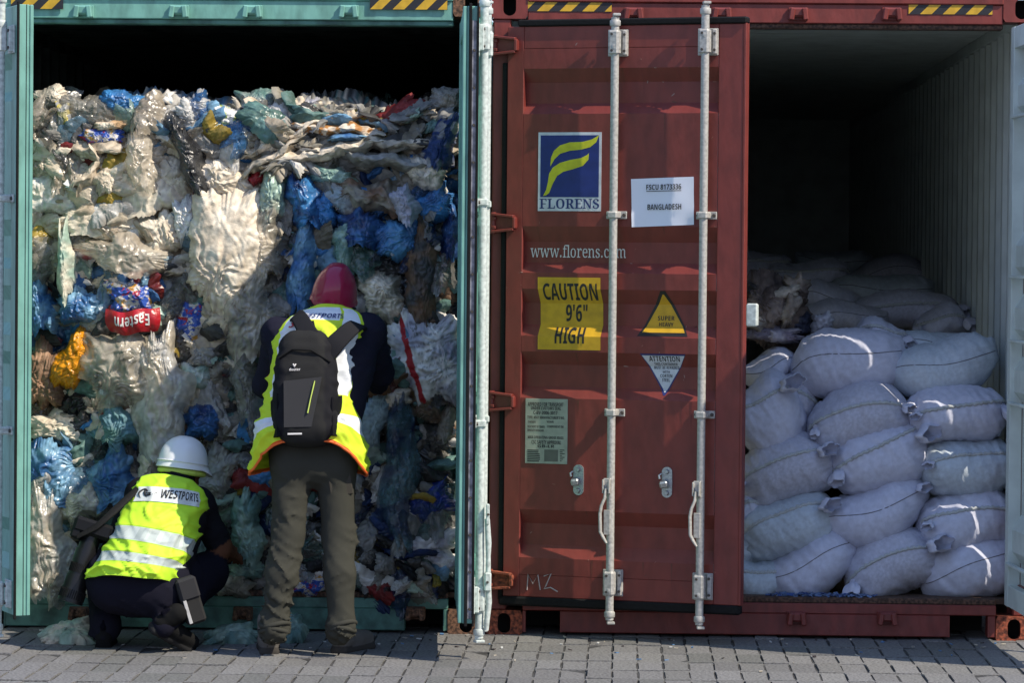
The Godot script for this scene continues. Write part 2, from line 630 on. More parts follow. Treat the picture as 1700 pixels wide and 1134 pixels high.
# walls, roof, floor and end of a container that spans x0..x1 behind z = 0
func shell(c: Node, x0: float, x1: float, m: Material, inner: Material) -> void:
	var deep := -12.0
	part("side_wall", waves(Vector3(x0 + 0.085, 0.17, -0.12), Vector3(x0 + 0.085, 0.17, deep), Vector3(0, 2.66, 0), Vector3(-1, 0, 0), 0.278, 0.036), inner, c)
	part("side_wall", waves(Vector3(x1 - 0.085, 0.17, -0.12), Vector3(x1 - 0.085, 0.17, deep), Vector3(0, 2.66, 0), Vector3(1, 0, 0), 0.278, 0.036), inner, c)
	part("roof_panel", waves(Vector3(x0 + 0.03, 2.815, -0.1), Vector3(x0 + 0.03, 2.815, deep), Vector3(x1 - x0 - 0.06, 0, 0), Vector3(0, 1, 0), 0.209, 0.02), inner, c)
	part("outer_wall", waves(Vector3(x0 + 0.081, 0.17, -0.12), Vector3(x0 + 0.081, 0.17, deep), Vector3(0, 2.66, 0), Vector3(-1, 0, 0), 0.278, 0.036), m, c)
	part("outer_wall", waves(Vector3(x1 - 0.081, 0.17, -0.12), Vector3(x1 - 0.081, 0.17, deep), Vector3(0, 2.66, 0), Vector3(1, 0, 0), 0.278, 0.036), m, c)
	part("outer_roof", waves(Vector3(x0 + 0.03, 2.819, -0.1), Vector3(x0 + 0.03, 2.819, deep), Vector3(x1 - x0 - 0.06, 0, 0), Vector3(0, 1, 0), 0.209, 0.02), m, c)
	var b := MB.new()
	b.span(Vector3(x0 + 0.02, 0.05, deep - 0.05), Vector3(x1 - 0.02, 2.87, deep), 0)
	part("end_wall", b.done(), inner, c)
	b = MB.new()
	for k in 8:
		var w := (x1 - x0 - 0.18) / 8.0
		b.span(Vector3(x0 + 0.09 + w * k + 0.001, 0.165, deep), Vector3(x0 + 0.09 + w * (k + 1) - 0.001, 0.19, -0.06), 0.001)
	part("plywood_floor", b.done(), M.plywood, c)
	b = MB.new()
	for x in [x0 + 0.03, x1 - 0.09]:
		b.span(Vector3(x - 0.01, 0.06, deep), Vector3(x + 0.07, 0.2, -0.13), 0.004)
	part("side_rail", b.done(), m, c)
	for x in [x0 + 0.03, x1 - 0.09]:
		b = MB.new()
		b.span(Vector3(x, 2.76, deep), Vector3(x + 0.06, 2.82, -0.13), 0.004)
		part("top_rail", b.done(), inner, c)

# rows of the door panel: [y top, y top of recess, y bottom of recess, y bottom] as heights
var rows := []

func dent(y: float) -> float:
	for r in rows:
		if y <= r[0] and y >= r[3]:
			if y > r[1]:
				return -0.04 * (r[0] - y) / (r[0] - r[1])
			if y < r[2]:
				return -0.04 * (y - r[3]) / (r[2] - r[3])
			return -0.04
	return 0.0

func breaks(y0: float, y1: float) -> Array:
	var ys := [y0, y1]
	for r in rows:
		for y in r:
			if y > y0 + 0.0005 and y < y1 - 0.0005:
				ys.append(y)
	ys.sort()
	return ys

# a door leaf: hinge line at the local origin, the leaf runs along x (sg) and looks out along +z
func leaf(parent: Node, called: String, at: Transform3D, sg: float, u0: float, u1: float, y0: float, y1: float, m: Material, inner: Material, rust: Material, split := 0.0455) -> Node3D:
	var d := holder(called, parent, at)
	var b := MB.new()
	var ys := breaks(y0 + 0.1, y1 - 0.1)
	var l0 := u0 + 0.078
	var l1 := u1 - 0.115
	for back in 2:
		b = MB.new()
		var off := -0.004 * back
		for k in ys.size() - 1:
			var p := Vector3(l0 * sg, ys[k], dent(ys[k]) + off)
			var q := Vector3(l0 * sg, ys[k + 1], dent(ys[k + 1]) + off)
			var steps := 8
			for i in steps:
				var xa := lerpf(l0, l1, float(i) / steps) * sg
				var xb := lerpf(l0, l1, float(i + 1) / steps) * sg
				var wa := 0.003 * na.get_noise_2d(xa * 3.0, ys[k] * 4.0)
				b.face([Vector3(xa, p.y, p.z), Vector3(xb, p.y, p.z), Vector3(xb, q.y, q.z), Vector3(xa, q.y, q.z)], Vector3(0, 0, 1 if back == 0 else -1))
		part("corrugated_panel" if back == 0 else "inner_face", b.done(), m if back == 0 else inner, d)
	for e in [[u0, u0 + 0.078], [u1 - 0.115, u1]]:
		b = MB.new()
		b.span(Vector3(e[0] * sg, y0, -split), Vector3(e[1] * sg, y1, 0.0), 0.003)
		part("stile", b.done(), m, d)
		b = MB.new()
		b.span(Vector3((e[0] - 0.003) * sg, y0 + 0.001, -0.062), Vector3((e[1] + 0.003) * sg, y1 - 0.001, -split - 0.0005), 0.003)
		part("inner_stile", b.done(), inner, d)
	if inner != m and split > 0.02:
		b = MB.new()
		var edges := [y1 - 0.1]
		for r in rows:
			edges.append(r[0])
			edges.append(r[3])
		edges.append(y0 + 0.1)
		for k in range(0, edges.size() - 1, 2):
			for x in [[l0 + 0.0005, l0 + 0.004], [l1 - 0.004, l1 - 0.0005]]:
				b.span(Vector3(x[0] * sg, edges[k + 1], -0.0455), Vector3(x[1] * sg, edges[k], -0.0045), 0)
		part("inner_liner", b.done(), inner, d).set_meta("kind", "stuff")
	for e in [[y0, y0 + 0.1], [y1 - 0.1, y1]]:
		b = MB.new()
		b.span(Vector3(l0 * sg, e[0], -0.018), Vector3(l1 * sg, e[1], -0.0005), 0.003)
		part("rail", b.done(), m, d)
		b = MB.new()
		b.span(Vector3(l0 * sg, e[0] + 0.002, -0.06), Vector3(l1 * sg, e[1] - 0.002, -0.0185), 0.003)
		part("inner_rail", b.done(), inner, d)
	return d

# a locking rod with its guides, cams and handle; rel gives heights of top, bottom, the guides and the handle hub
func lock_rod(d: Node, u: float, top: float, bottom: float, guides: Array, big: Array, handle: Array, m: Material, side: float, w := 0.052) -> void:
	var b := MB.new()
	b.bar(Vector3(u, bottom + 0.02, w), Vector3(u, top - 0.02, w), 0.0178, 16)
	for e in [[top, -1.0], [bottom, 1.0]]:
		b.tube([Vector3(u, e[0] + e[1] * 0.17, w), Vector3(u, e[0] + e[1] * 0.16, w), Vector3(u, e[0] + e[1] * 0.14, w), Vector3(u, e[0] + e[1] * 0.13, w)], [0.018, 0.026, 0.026, 0.018], 14)
		b.tube([Vector3(u, e[0] + e[1] * 0.06, w), Vector3(u, e[0] + e[1] * 0.055, w), Vector3(u, e[0] + e[1] * 0.035, w), Vector3(u, e[0] + e[1] * 0.03, w)], [0.018, 0.024, 0.024, 0.018], 14)
		b.box(Vector3(u + 0.006 * side, e[0] + e[1] * 0.008, w), Vector3(0.034, 0.012, 0.04), Basis(Vector3(0, 1, 0), 0.4), 0.003)
		b.box(Vector3(u, e[0] + e[1] * 0.022, w - 0.006), Vector3(0.02, 0.022, 0.024), Basis.IDENTITY, 0.003)
	var rod := part("locking_rod", b.done(), m, d)
	for g in big:
		b = MB.new()
		b.box(Vector3(u, g, 0.006), Vector3(0.092, 0.118, 0.01), Basis.IDENTITY, 0.004)
		b.box(Vector3(u - 0.002, g, w), Vector3(0.05, 0.112, 0.048), Basis.IDENTITY, 0.014)
		b.box(Vector3(u + 0.034 * side, g, 0.018), Vector3(0.02, 0.11, 0.02), Basis.IDENTITY, 0.005)
		part("rod_guide", b.done(), m, d)
		b = MB.new()
		for yy in [-0.036, 0.036]:
			for xx in [-0.008, 0.035]:
				b.tube([Vector3(u + xx * side, g + yy, 0.02), Vector3(u + xx * side, g + yy, 0.033 if xx > 0 else w + 0.027)], [0.007, 0.006], 8)
		part("bolt", b.done(), M.bolt, d).set_meta("kind", "stuff")
	for g in guides:
		b = MB.new()
		b.box(Vector3(u, g, 0.005), Vector3(0.094, 0.034, 0.01), Basis.IDENTITY, 0.003)
		b.box(Vector3(u, g, w - 0.012), Vector3(0.046, 0.034, 0.07), Basis.IDENTITY, 0.012)
		part("rod_clip", b.done(), m, d)
		b = MB.new()
		for xx in [-0.036, 0.036]:
			b.tube([Vector3(u + xx, g, 0.008), Vector3(u + xx, g, 0.018)], [0.009, 0.007], 8)
		part("bolt", b.done(), M.bolt, d).set_meta("kind", "stuff")
	if handle.size():
		var hy: float = handle[0]
		b = MB.new()
		b.box(Vector3(u - 0.008, hy, w + 0.024), Vector3(0.034, 0.07, 0.012), Basis.IDENTITY, 0.004)
		for s in [-1.0, 1.0]:
			b.box(Vector3(u - 0.008 + 0.014 * s, hy, w + 0.034), Vector3(0.006, 0.06, 0.028), Basis.IDENTITY, 0.002)
		b.tube([Vector3(u - 0.01, hy - 0.01, w + 0.04), Vector3(u - 0.012, hy - 0.05, w + 0.045), Vector3(u - 0.026, hy - 0.085, w + 0.05), Vector3(u - 0.032, hy - 0.12, w + 0.05), Vector3(u - 0.031, hy - 0.2, w + 0.046), Vector3(u - 0.02, hy - 0.225, w + 0.04), Vector3(u - 0.005, hy - 0.25, w + 0.036)], [0.01, 0.011, 0.011, 0.012, 0.012, 0.011, 0.008], 10, 0.6)
		b.box(Vector3(u - 0.008, hy - 0.16, w + 0.022), Vector3(0.03, 0.11, 0.01), Basis.IDENTITY, 0.004)
		part("rod_handle", b.done(), m, d)

func edge_seal(d: Node, sg: float, u: float, y0: float, y1: float, strip: bool) -> void:
	var b := MB.new()
	if strip:
		b.span(Vector3(u * sg, y0 - 0.012, -0.037), Vector3((u + 0.012) * sg, y1 + 0.012, -0.0245), 0.004)
		b.span(Vector3(u * sg, y0 - 0.012, -0.0035), Vector3((u + 0.016) * sg, y1 + 0.012, 0.005), 0.003)
	else:
		b.span(Vector3(u * sg, y0 - 0.012, -0.0005), Vector3((u + 0.012) * sg, y1 + 0.012, 0.01), 0.004)
		b.span(Vector3(u * sg, y0, -0.034), Vector3((u + 0.001) * sg, y1, -0.031), 0)
	part("rubber_gasket", b.done(), M.rubber, d)
	if strip:
		b = MB.new()
		b.span(Vector3(u * sg, y0 + 0.02, -0.024), Vector3((u + 0.006) * sg, y1 - 0.06, -0.005), 0.002)
		part("gasket_strip", b.done(), M.grey_strip, d)
		b = MB.new()
		var y := y0 + 0.06
		while y < y1 - 0.08:
			b.tube([Vector3((u + 0.005) * sg, y, -0.0145), Vector3((u + 0.011) * sg, y, -0.0145)], [0.007, 0.005], 8)
			y += 0.155
		part("rivets", b.done(), M.bolt, d).set_meta("kind", "stuff")

func hinge(d: Node, y: float, m: Material, sg: float, reach: float) -> void:
	var b := MB.new()
	var q := PackedVector2Array([Vector2(-0.012, -0.042), Vector2(0.03, -0.042), Vector2(reach, -0.03), Vector2(reach + 0.008, -0.02), Vector2(reach + 0.008, 0.02), Vector2(reach, 0.03), Vector2(0.03, 0.042), Vector2(-0.012, 0.042)])
	for k in q.size():
		q[k].x *= sg
	b.plate(q, 0.0, 0.012, Transform3D(Basis.IDENTITY, Vector3(0, y, 0)))
	for s in [-1.0, 1.0]:
		b.box(Vector3(reach * 0.5 * sg, y + s * 0.034, 0.02), Vector3(reach, 0.012, 0.03), Basis(Vector3(0, 0, 1), -0.1 * s * sg), 0.004)
	b.box(Vector3((reach + 0.002) * sg, y, 0.02), Vector3(0.014, 0.05, 0.028), Basis.IDENTITY, 0.005)
	b.tube([Vector3(0, y - 0.048, 0.012), Vector3(0, y + 0.048, 0.012)], [0.016, 0.016], 12)
	for s in [-1.0, 1.0]:
		b.box(Vector3(0.012 * sg, y + 0.02 * s, 0.026), Vector3(0.016, 0.014, 0.01), Basis.IDENTITY, 0.003)
	part("hinge", b.done(), m, d)

# sill with two fork pockets
func sill(c: Node, x0: float, x1: float, holes: Array, m: Material, rust: Material) -> void:
	var b := MB.new()
	var x := x0
	for h in holes + [[x1, x1]]:
		b.span(Vector3(x, 0.02, -0.1), Vector3(h[0], 0.118, 0.0), 0.004)
		if h[1] < x1:
			b.span(Vector3(h[0] - 0.004, 0.02, -0.1), Vector3(h[0] + 0.004, 0.116, 0.002), 0.001)
			b.span(Vector3(h[1] - 0.004, 0.02, -0.1), Vector3(h[1] + 0.004, 0.116, 0.002), 0.001)
		x = h[1]
	b.span(Vector3(x0, 0.118, -0.1), Vector3(x1, 0.165, 0.001), 0.004)
	part("door_sill", b.done(), m, c)
	b = MB.new()
	b.span(Vector3(x0, 0.165, -0.16), Vector3(x1, 0.1925, -0.002), 0.006)
	part("threshold", b.done(), rust, c)
	for h in holes:
		b = MB.new()
		b.span(Vector3(h[0], 0.02, -0.9), Vector3(h[1], 0.1178, -0.3), 0)
		part("fork_pocket", b.done(), M.hollow, c)

func header(c: Node, x0: float, x1: float, m: Material, lip: Material) -> void:
	var b := MB.new()
	b.span(Vector3(x0, 2.758, -0.1), Vector3(x1, 2.845, 0.0), 0.004)
	b.span(Vector3(x0, 2.845, -0.1), Vector3(x1, 2.885, 0.012), 0.005)
	part("header_rail", b.done(), m, c)
	b = MB.new()
	b.span(Vector3(x0, 2.735, -0.1), Vector3(x1, 2.758, -0.012), 0.005)
	part("header_lip", b.done(), lip, c)

func build_green_container() -> void:
	var x0 := -3.05
	var x1 := -0.613
	var c := thing("green_container", "teal green shipping container packed with baled plastic waste, both doors open", "container")
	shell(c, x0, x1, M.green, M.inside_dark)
	for x in [x0, x1 - 0.162]:
		casting(c, x, 0.0, M.green_rust)
		casting(c, x, 2.778, M.green_rust)
	for x in [x0 + 0.01, x1 - 0.12]:
		var b := MB.new()
		b.span(Vector3(x, 0.118, -0.12), Vector3(x + 0.11, 2.778, -0.004), 0.006)
		part("corner_post", b.done(), M.green, c)
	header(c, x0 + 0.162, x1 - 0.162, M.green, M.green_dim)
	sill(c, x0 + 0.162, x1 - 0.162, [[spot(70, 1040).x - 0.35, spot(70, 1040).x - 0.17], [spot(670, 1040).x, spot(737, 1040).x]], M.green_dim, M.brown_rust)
	hazard(c, 18, -1, 105, 14, 0.012, 0.03)
	hazard(c, 614, -2, 743, 15, 0.012, 0.0)
	for px in [140, 298, 420, 580]:
		hat_lug(c, px, 19, M.green)
	for px in [132, 404, 690]:
		hat_lug(c, px, 1018, M.green_rust)
	# doors: rows of ribs shared by all leaves
	var y0 := 0.173
	var y1 := 2.742
	# right leaf, opened just past square
	var at := Transform3D(Basis(Vector3.UP, deg_to_rad(93.4)), Vector3(-0.682, 0, 0.03))
	var d := leaf(c, "right_door", at, -1.0, 0.03, 1.13, y0, y1, M.green, M.green, M.green_rust)
	edge_seal(d, -1.0, 1.13, y0, y1, true)
	lock_rod(d, -0.97, 2.81, 0.075, [1.93, 1.0], [2.62, 0.26], [], M.rod_white, -1.0, 0.03)
	lock_rod(d, -0.52, 2.81, 0.075, [1.93, 1.0], [2.62, 0.26], [], M.rod_white, -1.0)
	var b := MB.new()
	b.box(Vector3(-0.985, 0.62, 0.062), Vector3(0.05, 0.085, 0.014), Basis.IDENTITY, 0.006)
	b.box(Vector3(-0.985, 0.335, 0.064), Vector3(0.05, 0.08, 0.03), Basis.IDENTITY, 0.01)
	b.tube([Vector3(-0.985, 0.6, 0.06), Vector3(-0.985, 0.5, 0.066), Vector3(-0.985, 0.44, 0.066), Vector3(-0.985, 0.33, 0.066), Vector3(-0.985, 0.25, 0.07), Vector3(-0.985, 0.17, 0.062), Vector3(-0.985, 0.13, 0.06)], [0.011, 0.013, 0.01, 0.012, 0.013, 0.012, 0.01], 10)
	part("rod_handle", b.done(), M.rod_white, d)
	b = MB.new()
	for yy in [0.62, 0.335]:
		b.tube([Vector3(-1.008, yy, 0.063), Vector3(-1.016, yy, 0.063)], [0.006, 0.005], 8)
	part("bolt", b.done(), M.bolt, d).set_meta("kind", "stuff")
	for py in [75, 370, 667, 963]:
		hinge(d, 0.2 + (1010.0 - py) / 371.0, M.green, -1.0, 0.1)
	# left leaf, swung out beside it
	at = Transform3D(Basis(Vector3.UP, deg_to_rad(-66.5)), Vector3(-3.0, 0, 0.03))
	d = leaf(c, "left_door", at, 1.0, 0.03, 1.155, y0, y1, M.green, M.green, M.green_rust)
	edge_seal(d, 1.0, 1.155, y0, y1, false)
	lock_rod(d, 1.055, 2.81, 0.075, [1.93, 0.95], [2.6, 0.26], [0.5], M.rod_white, 1.0)
	lock_rod(d, 0.6, 2.81, 0.075, [1.93, 0.95], [2.6, 0.26], [0.5], M.rod_white, 1.0)
	for py in [75, 370, 667, 963]:
		hinge(d, 0.2 + (1010.0 - py) / 371.0, M.green, 1.0, 0.1)

func build_red_container() -> void:
	var x0 := -0.603
	var x1 := 1.838
	var c := thing("red_container", "dark red shipping container loaded with white sacks, one door swung wide and one ajar", "container")
	shell(c, x0, x1, M.red, M.inside)
	for x in [x0, x1 - 0.162]:
		casting(c, x, 0.0, M.red_rust)
		casting(c, x, 2.77, M.red)
	for x in [x0 + 0.008, x1 - 0.088]:
		var b := MB.new()
		b.span(Vector3(x, 0.118, -0.12), Vector3(x + 0.08, 2.77, -0.004), 0.006)
		part("corner_post", b.done(), M.red, c)
	header(c, x0 + 0.162, x1 - 0.162, M.red, M.brown_rust)
	sill(c, x0 + 0.162, x1 - 0.162, [[spot(871, 1040).x, spot(931, 1040).x], [spot(1575, 1045).x, spot(1641, 1045).x]], M.red, M.brown_rust)
	hazard(c, 876, -1, 1016, 18, 0.001, 0.04)
	hazard(c, 1508, 4, 1648, 23, 0.001, 0.05)
	for px in [1052, 1198, 1325, 1480]:
		hat_lug(c, px, 23, M.red)
	for px in [1322, 1472]:
		hat_lug(c, px, 1026, M.red)

	# left leaf, ajar
	var pin := Vector3(-0.585, 0, 0.02)
	var free := spot(1240, 500, 0.385)
	var ang := atan2(free.z - pin.z, free.x - pin.x)
	var at := Transform3D(Basis(Vector3.UP, -ang), pin)
	var inv := at.affine_inverse()
	var on := func(px: float, py: float) -> Vector2:
		var o: Vector3 = inv * EYE
		var r: Vector3 = inv.basis * ray(px, py)
		var q: Vector3 = o + r * (-o.z / r.z)
		return Vector2(q.x, q.y)
	for r in [[112, 135, 170, 188], [376, 402, 437, 454], [481, 505, 541, 560], [586, 608, 645, 664], [851, 875, 911, 932]]:
		var e := []
		for y in r:
			e.append(on.call(1030, y).y)
		rows.append(e)
	var u0: float = on.call(839, 500).x
	var u1: float = on.call(1231, 500).x
	var y0: float = on.call(1030, 998).y
	var y1: float = on.call(1030, 41).y
	var d := leaf(c, "left_door", at, 1.0, u0, u1, y0, y1, M.red, M.inside, M.red_rust)
	var b := MB.new()
	b.span(Vector3(u1 - 0.002, y0, -0.056), Vector3(u1 + 0.008, y1 + 0.004, -0.034), 0.003)
	b.span(Vector3(u1 - 0.002, y0, -0.026), Vector3(u1 + 0.01, y1 + 0.004, 0.002), 0.003)
	part("edge_strip", b.done(), M.red, d)
	b = MB.new()
	b.span(Vector3(u0 - 0.026, y0 - 0.02, -0.04), Vector3(u0 - 0.002, y1 - 0.16, -0.004), 0.008)
	b.span(Vector3(u0 + 0.05, y1, -0.05), Vector3(u1 + 0.012, y1 + 0.03, 0.012), 0.008)
	b.span(Vector3(u0 - 0.02, y0 - 0.042, -0.05), Vector3(u1 + 0.006, y0, 0.008), 0.009)
	part("rubber_gasket", b.done(), M.rubber, d)
	var guides := [on.call(1027, 357).y, on.call(1025, 685).y]
	var big := [on.call(1028, 71).y, on.call(1022, 968).y]
	lock_rod(d, on.call(1023, 500).x, on.call(1028, 22).y, on.call(1021, 1036).y, guides, big, [on.call(1015, 806).y], M.rod_grey, 1.0)
	lock_rod(d, on.call(1172, 500).x, on.call(1174, 2).y, on.call(1168, 1044).y, guides, big, [on.call(1015, 806).y], M.rod_grey, 1.0)
	for py in [75, 370, 667, 964]:
		hinge(d, on.call(845, py).y, M.red_rust if py > 900 else M.red, 1.0, 0.105)
	for q in [[961, 797], [1108, 801]]:
		var p: Vector2 = on.call(q[0], q[1])
		b = MB.new()
		var oval := PackedVector2Array()
		for k in 20:
			var a := TAU * k / 20
			oval.append(Vector2(cos(a) * 0.024, sin(a) * 0.024 + signf(sin(a)) * 0.044))
		b.plate(oval, 0.0, 0.008, Transform3D(Basis.IDENTITY, Vector3(p.x, p.y, 0)))
		for s in [-1.0, 1.0]:
			b.tube([Vector3(p.x, p.y + s * 0.047, 0.008), Vector3(p.x, p.y + s * 0.047, 0.02)], [0.012, 0.008], 10)
		b.box(Vector3(p.x - 0.008, p.y - 0.006, 0.028), Vector3(0.036, 0.03, 0.04), Basis.from_euler(Vector3(0.3, 0.2, 0.2)), 0.006)
		b.tube([Vector3(p.x - 0.026, p.y + 0.016, 0.03), Vector3(p.x - 0.03, p.y + 0.03, 0.03), Vector3(p.x - 0.022, p.y + 0.038, 0.022)], [0.006, 0.005, 0.004], 8)
		part("handle_catch", b.done(), M.zinc, d)
	var e := inv * spot(1247, 523, 0.47)
	b = MB.new()
	b.box(e + Vector3(0, 0, -0.02), Vector3(0.05, 0.1, 0.03), Basis.IDENTITY, 0.006)
	part("edge_stop", b.done(), M.rod_white, d)

	# prints on the leaf; each follows the ribs
	var lift := func(g: Vector2) -> Vector3:
		return Vector3(g.x, g.y, dent(g.y) + 0.0035)
	var rect := func(l: float, t: float, r: float, bt: float) -> Rect2:
		var p: Vector2 = on.call(l, bt)
		var q: Vector2 = on.call(r, t)
		return Rect2(p, q - p)
	# the white, blue and yellow emblem board
	b = MB.new()
	var w: Rect2 = rect.call(893, 219, 999, 350)
	b.col = Color(0.62, 0.64, 0.68)
	b.span(Vector3(w.position.x, w.position.y, 0.0), Vector3(w.end.x, w.end.y, 0.0015), 0)
	w = rect.call(897, 224, 995, 327)
	b.col = Color(0.012, 0.025, 0.17)
	b.span(Vector3(w.position.x, w.position.y, 0.0015), Vector3(w.end.x, w.end.y, 0.0025), 0)
	b.col = Color(0.6, 0.58, 0.02)
	for swoosh in [
		[[914, 276], [915, 262], [920, 250], [930, 241], [946, 236], [968, 235], [983, 231], [995, 224], [990, 236], [980, 244], [965, 248], [946, 250], [930, 255], [921, 264]],
		[[902, 325], [907, 315], [910, 302], [912, 288], [918, 278], [930, 270], [948, 265], [965, 262], [975, 257], [978, 254], [977, 265], [968, 275], [950, 281], [935, 285], [925, 292], [918, 305], [912, 320], [907, 324]]]:
		var poly := PackedVector2Array()
		for q in swoosh:
			poly.append(on.call(q[0], q[1]))
		b.plate(poly, 0.0025, 0.0035)
	part("emblem_board", b.done(), M.print, d)
	words("FLORENS", rect.call(896, 330, 995, 346), true, "Droid Serif", 0.0, func(g): return Vector3(g.x, g.y, 0.0028), "lettering", M.navy_ink, d)
	words("www.florens.com", rect.call(876, 407, 1035, 427), false, "Droid Serif", 0.006, lift, "lettering", M.white_ink, d)
	# caution sticker
	var sticker := func(called: String, left: Array, right: Array, color: Color, h: float) -> void:
		# left and right: [[px, py] top, [px, py] bottom]
		var bb := MB.new()
		bb.col = color
		var tl: Vector2 = on.call(left[0][0], left[0][1])
		var bl: Vector2 = on.call(left[1][0], left[1][1])
		var tr: Vector2 = on.call(right[0][0], right[0][1])
		var br: Vector2 = on.call(right[1][0], right[1][1])
		var ys := breaks(bl.y, tl.y)
		for k in ys.size() - 1:
			var a: float = (ys[k] - bl.y) / (tl.y - bl.y)
			var z: float = (ys[k + 1] - bl.y) / (tl.y - bl.y)
			bb.face([Vector3(lerpf(bl.x, tl.x, a), ys[k], dent(ys[k]) + h), Vector3(lerpf(br.x, tr.x, a), ys[k], dent(ys[k]) + h), Vector3(lerpf(br.x, tr.x, z), ys[k + 1], dent(ys[k + 1]) + h), Vector3(lerpf(bl.x, tl.x, z), ys[k + 1], dent(ys[k + 1]) + h)], Vector3(0, 0, 1))
		part(called, bb.done(), M.print, d)
	sticker.call("caution_sticker", [[893, 460], [893, 580]], [[997, 460], [997, 580]], Color(0.62, 0.36, 0.012), 0.0018)
	words("CAUTION", rect.call(901, 471, 991, 498), true, "Droid Sans", 0.005, lift, "lettering", M.black_ink, d)
	words("9'6\"", rect.call(935, 506, 971, 534), true, "Droid Sans", 0.005, lift, "lettering", M.black_ink, d)
	words("HIGH", rect.call(921, 544, 970, 570), true, "Droid Sans", 0.005, lift, "lettering", M.black_ink, d)
	sticker.call("warning_triangle", [[1096, 483], [1057, 558]], [[1104, 483], [1141, 558]], Color(0.012, 0.012, 0.014), 0.0015)
	sticker.call("warning_triangle", [[1099, 489], [1064, 552]], [[1101, 489], [1135, 552]], Color(0.62, 0.36, 0.012), 0.0028)
	words("SUPER", rect.call(1088, 525, 1116, 532), true, "Droid Sans", 0.005, lift, "lettering", M.black_ink, d)
	words("HEAVY", rect.call(1090, 536, 1114, 542), true, "Droid Sans", 0.005, lift, "lettering", M.black_ink, d)
	sticker.call("attention_triangle", [[1062, 587], [1099, 657]], [[1138, 587], [1102, 657]], Color(0.02, 0.03, 0.16), 0.0015)
	sticker.call("attention_triangle", [[1065, 590], [1100, 652]], [[1136, 590], [1101.5, 652]], Color(0.58, 0.62, 0.68), 0.0028)
	for t in [["ATTENTION", 1076, 592, 1127, 600], ["THIS CONTAINER", 1083, 603, 1122, 607], ["MUST BE REPAIRED", 1082, 609, 1124, 613], ["WITH", 1096, 616, 1108, 620], ["CORTEN", 1092, 622, 1112, 627], ["STEEL", 1095, 629, 1108, 634]]:
		words(t[0], rect.call(t[1], t[2], t[3], t[4]), true, "Droid Sans", 0.005, lift, "lettering", M.black_ink, d)
	# data plate
	b = MB.new()
	w = rect.call(872, 663, 943, 769)
	b.span(Vector3(w.position.x, w.position.y, 0.0), Vector3(w.end.x, w.end.y, 0.004), 0.001)
	b.col = Color(0.3, 0.33, 0.27)
	var plate_mesh := MB.new()
	plate_mesh.col = Color(0.34, 0.36, 0.29)
	plate_mesh.span(Vector3(w.position.x, w.position.y, 0.0), Vector3(w.end.x, w.end.y, 0.004), 0.001)
	part("data_plate", plate_mesh.done(), M.print, d)
	var flat := func(g: Vector2) -> Vector3:
		return Vector3(g.x, g.y, 0.0055)
	for t in [["APPROVED FOR TRANSPORT", 877, 669, 936, 674], ["UNDER CUSTOMS SEAL", 882, 676, 932, 680], ["C-BV-2006-3017", 886, 683, 926, 688], ["TYPE: 45G1 MANUFACTURER'S NO.", 876, 692, 938, 695], ["OWNER", 877, 699, 890, 702], ["YEAR", 908, 699, 920, 702], ["TREATMENT OF TIMBER", 876, 707, 905, 710], ["COMPONENT IM", 909, 707, 936, 710], ["IMMUNITY RADALEUM", 876, 713, 903, 716], ["MAX OPERATING GROSS MASS", 877, 725, 936, 728], ["CSC SAFETY APPROVAL", 883, 732, 932, 737], ["GB-LR", 893, 739, 921, 743]]:
		words(t[0], rect.call(t[1], t[2], t[3], t[4]), true, "Droid Sans", 0.0, flat, "lettering", M.black_ink, d)
	b = MB.new()
	b.col = Color(0.03, 0.03, 0.03)
	R.seed = 9
	for rrow in 7:
		var yy := 747.0 + rrow * 3.0
		for seg in [[876, 900], [930, 938]]:
			var l: Rect2 = rect.call(seg[0], yy, seg[1] - R.randf() * 6.0, yy + 1.2)
			b.span(Vector3(l.position.x, l.position.y, 0.004), Vector3(l.end.x, l.end.y, 0.005), 0)
	w = rect.call(904, 747, 927, 766)
	b.col = Color(0.12, 0.12, 0.1)
	b.span(Vector3(w.position.x, w.position.y, 0.004), Vector3(w.end.x, w.end.y, 0.005), 0)
	part("plate_print", b.done(), M.print, d)
	# chips, scratches and rust runs in the paint
	b = MB.new()
	R.seed = 31
	for k in 70:
		var y := R.randf_range(y0 + 0.02, y1 - 0.02)
		if k < 30:
			var rr: Array = rows[R.randi() % rows.size()]
			y = rr[R.randi() % 4] + R.randf_range(-0.004, 0.004)
		var x: float = R.randf_range(u0 + 0.08, u1 - 0.12) if k % 3 else [u0 + 0.006, u0 + 0.074, u1 - 0.11, u1 - 0.006][R.randi() % 4] + R.randf_range(-0.003, 0.003)
		b.col = [Color(0.3, 0.12, 0.09), Color(0.1, 0.04, 0.025), Color(0.3, 0.2, 0.18)][R.randi() % 3]
		var sz := R.randf_range(0.0018, 0.005)
		var long := sz * R.randf_range(0.8, 4.0)
		var ga := R.randf() * PI
		var pts := []
		for g in 6:
			var t := TAU * g / 6
			var q := Vector2(cos(t) * long, sin(t) * sz * 0.6).rotated(ga) * R.randf_range(0.6, 1.2)
			pts.append(Vector3(x + q.x, y + q.y, dent(y + q.y) + 0.0012))
		b.face(pts, Vector3(0, 0, 1))
	part("paint_chips", b.done(), M.print, d).set_meta("kind", "stuff")
	b = MB.new()
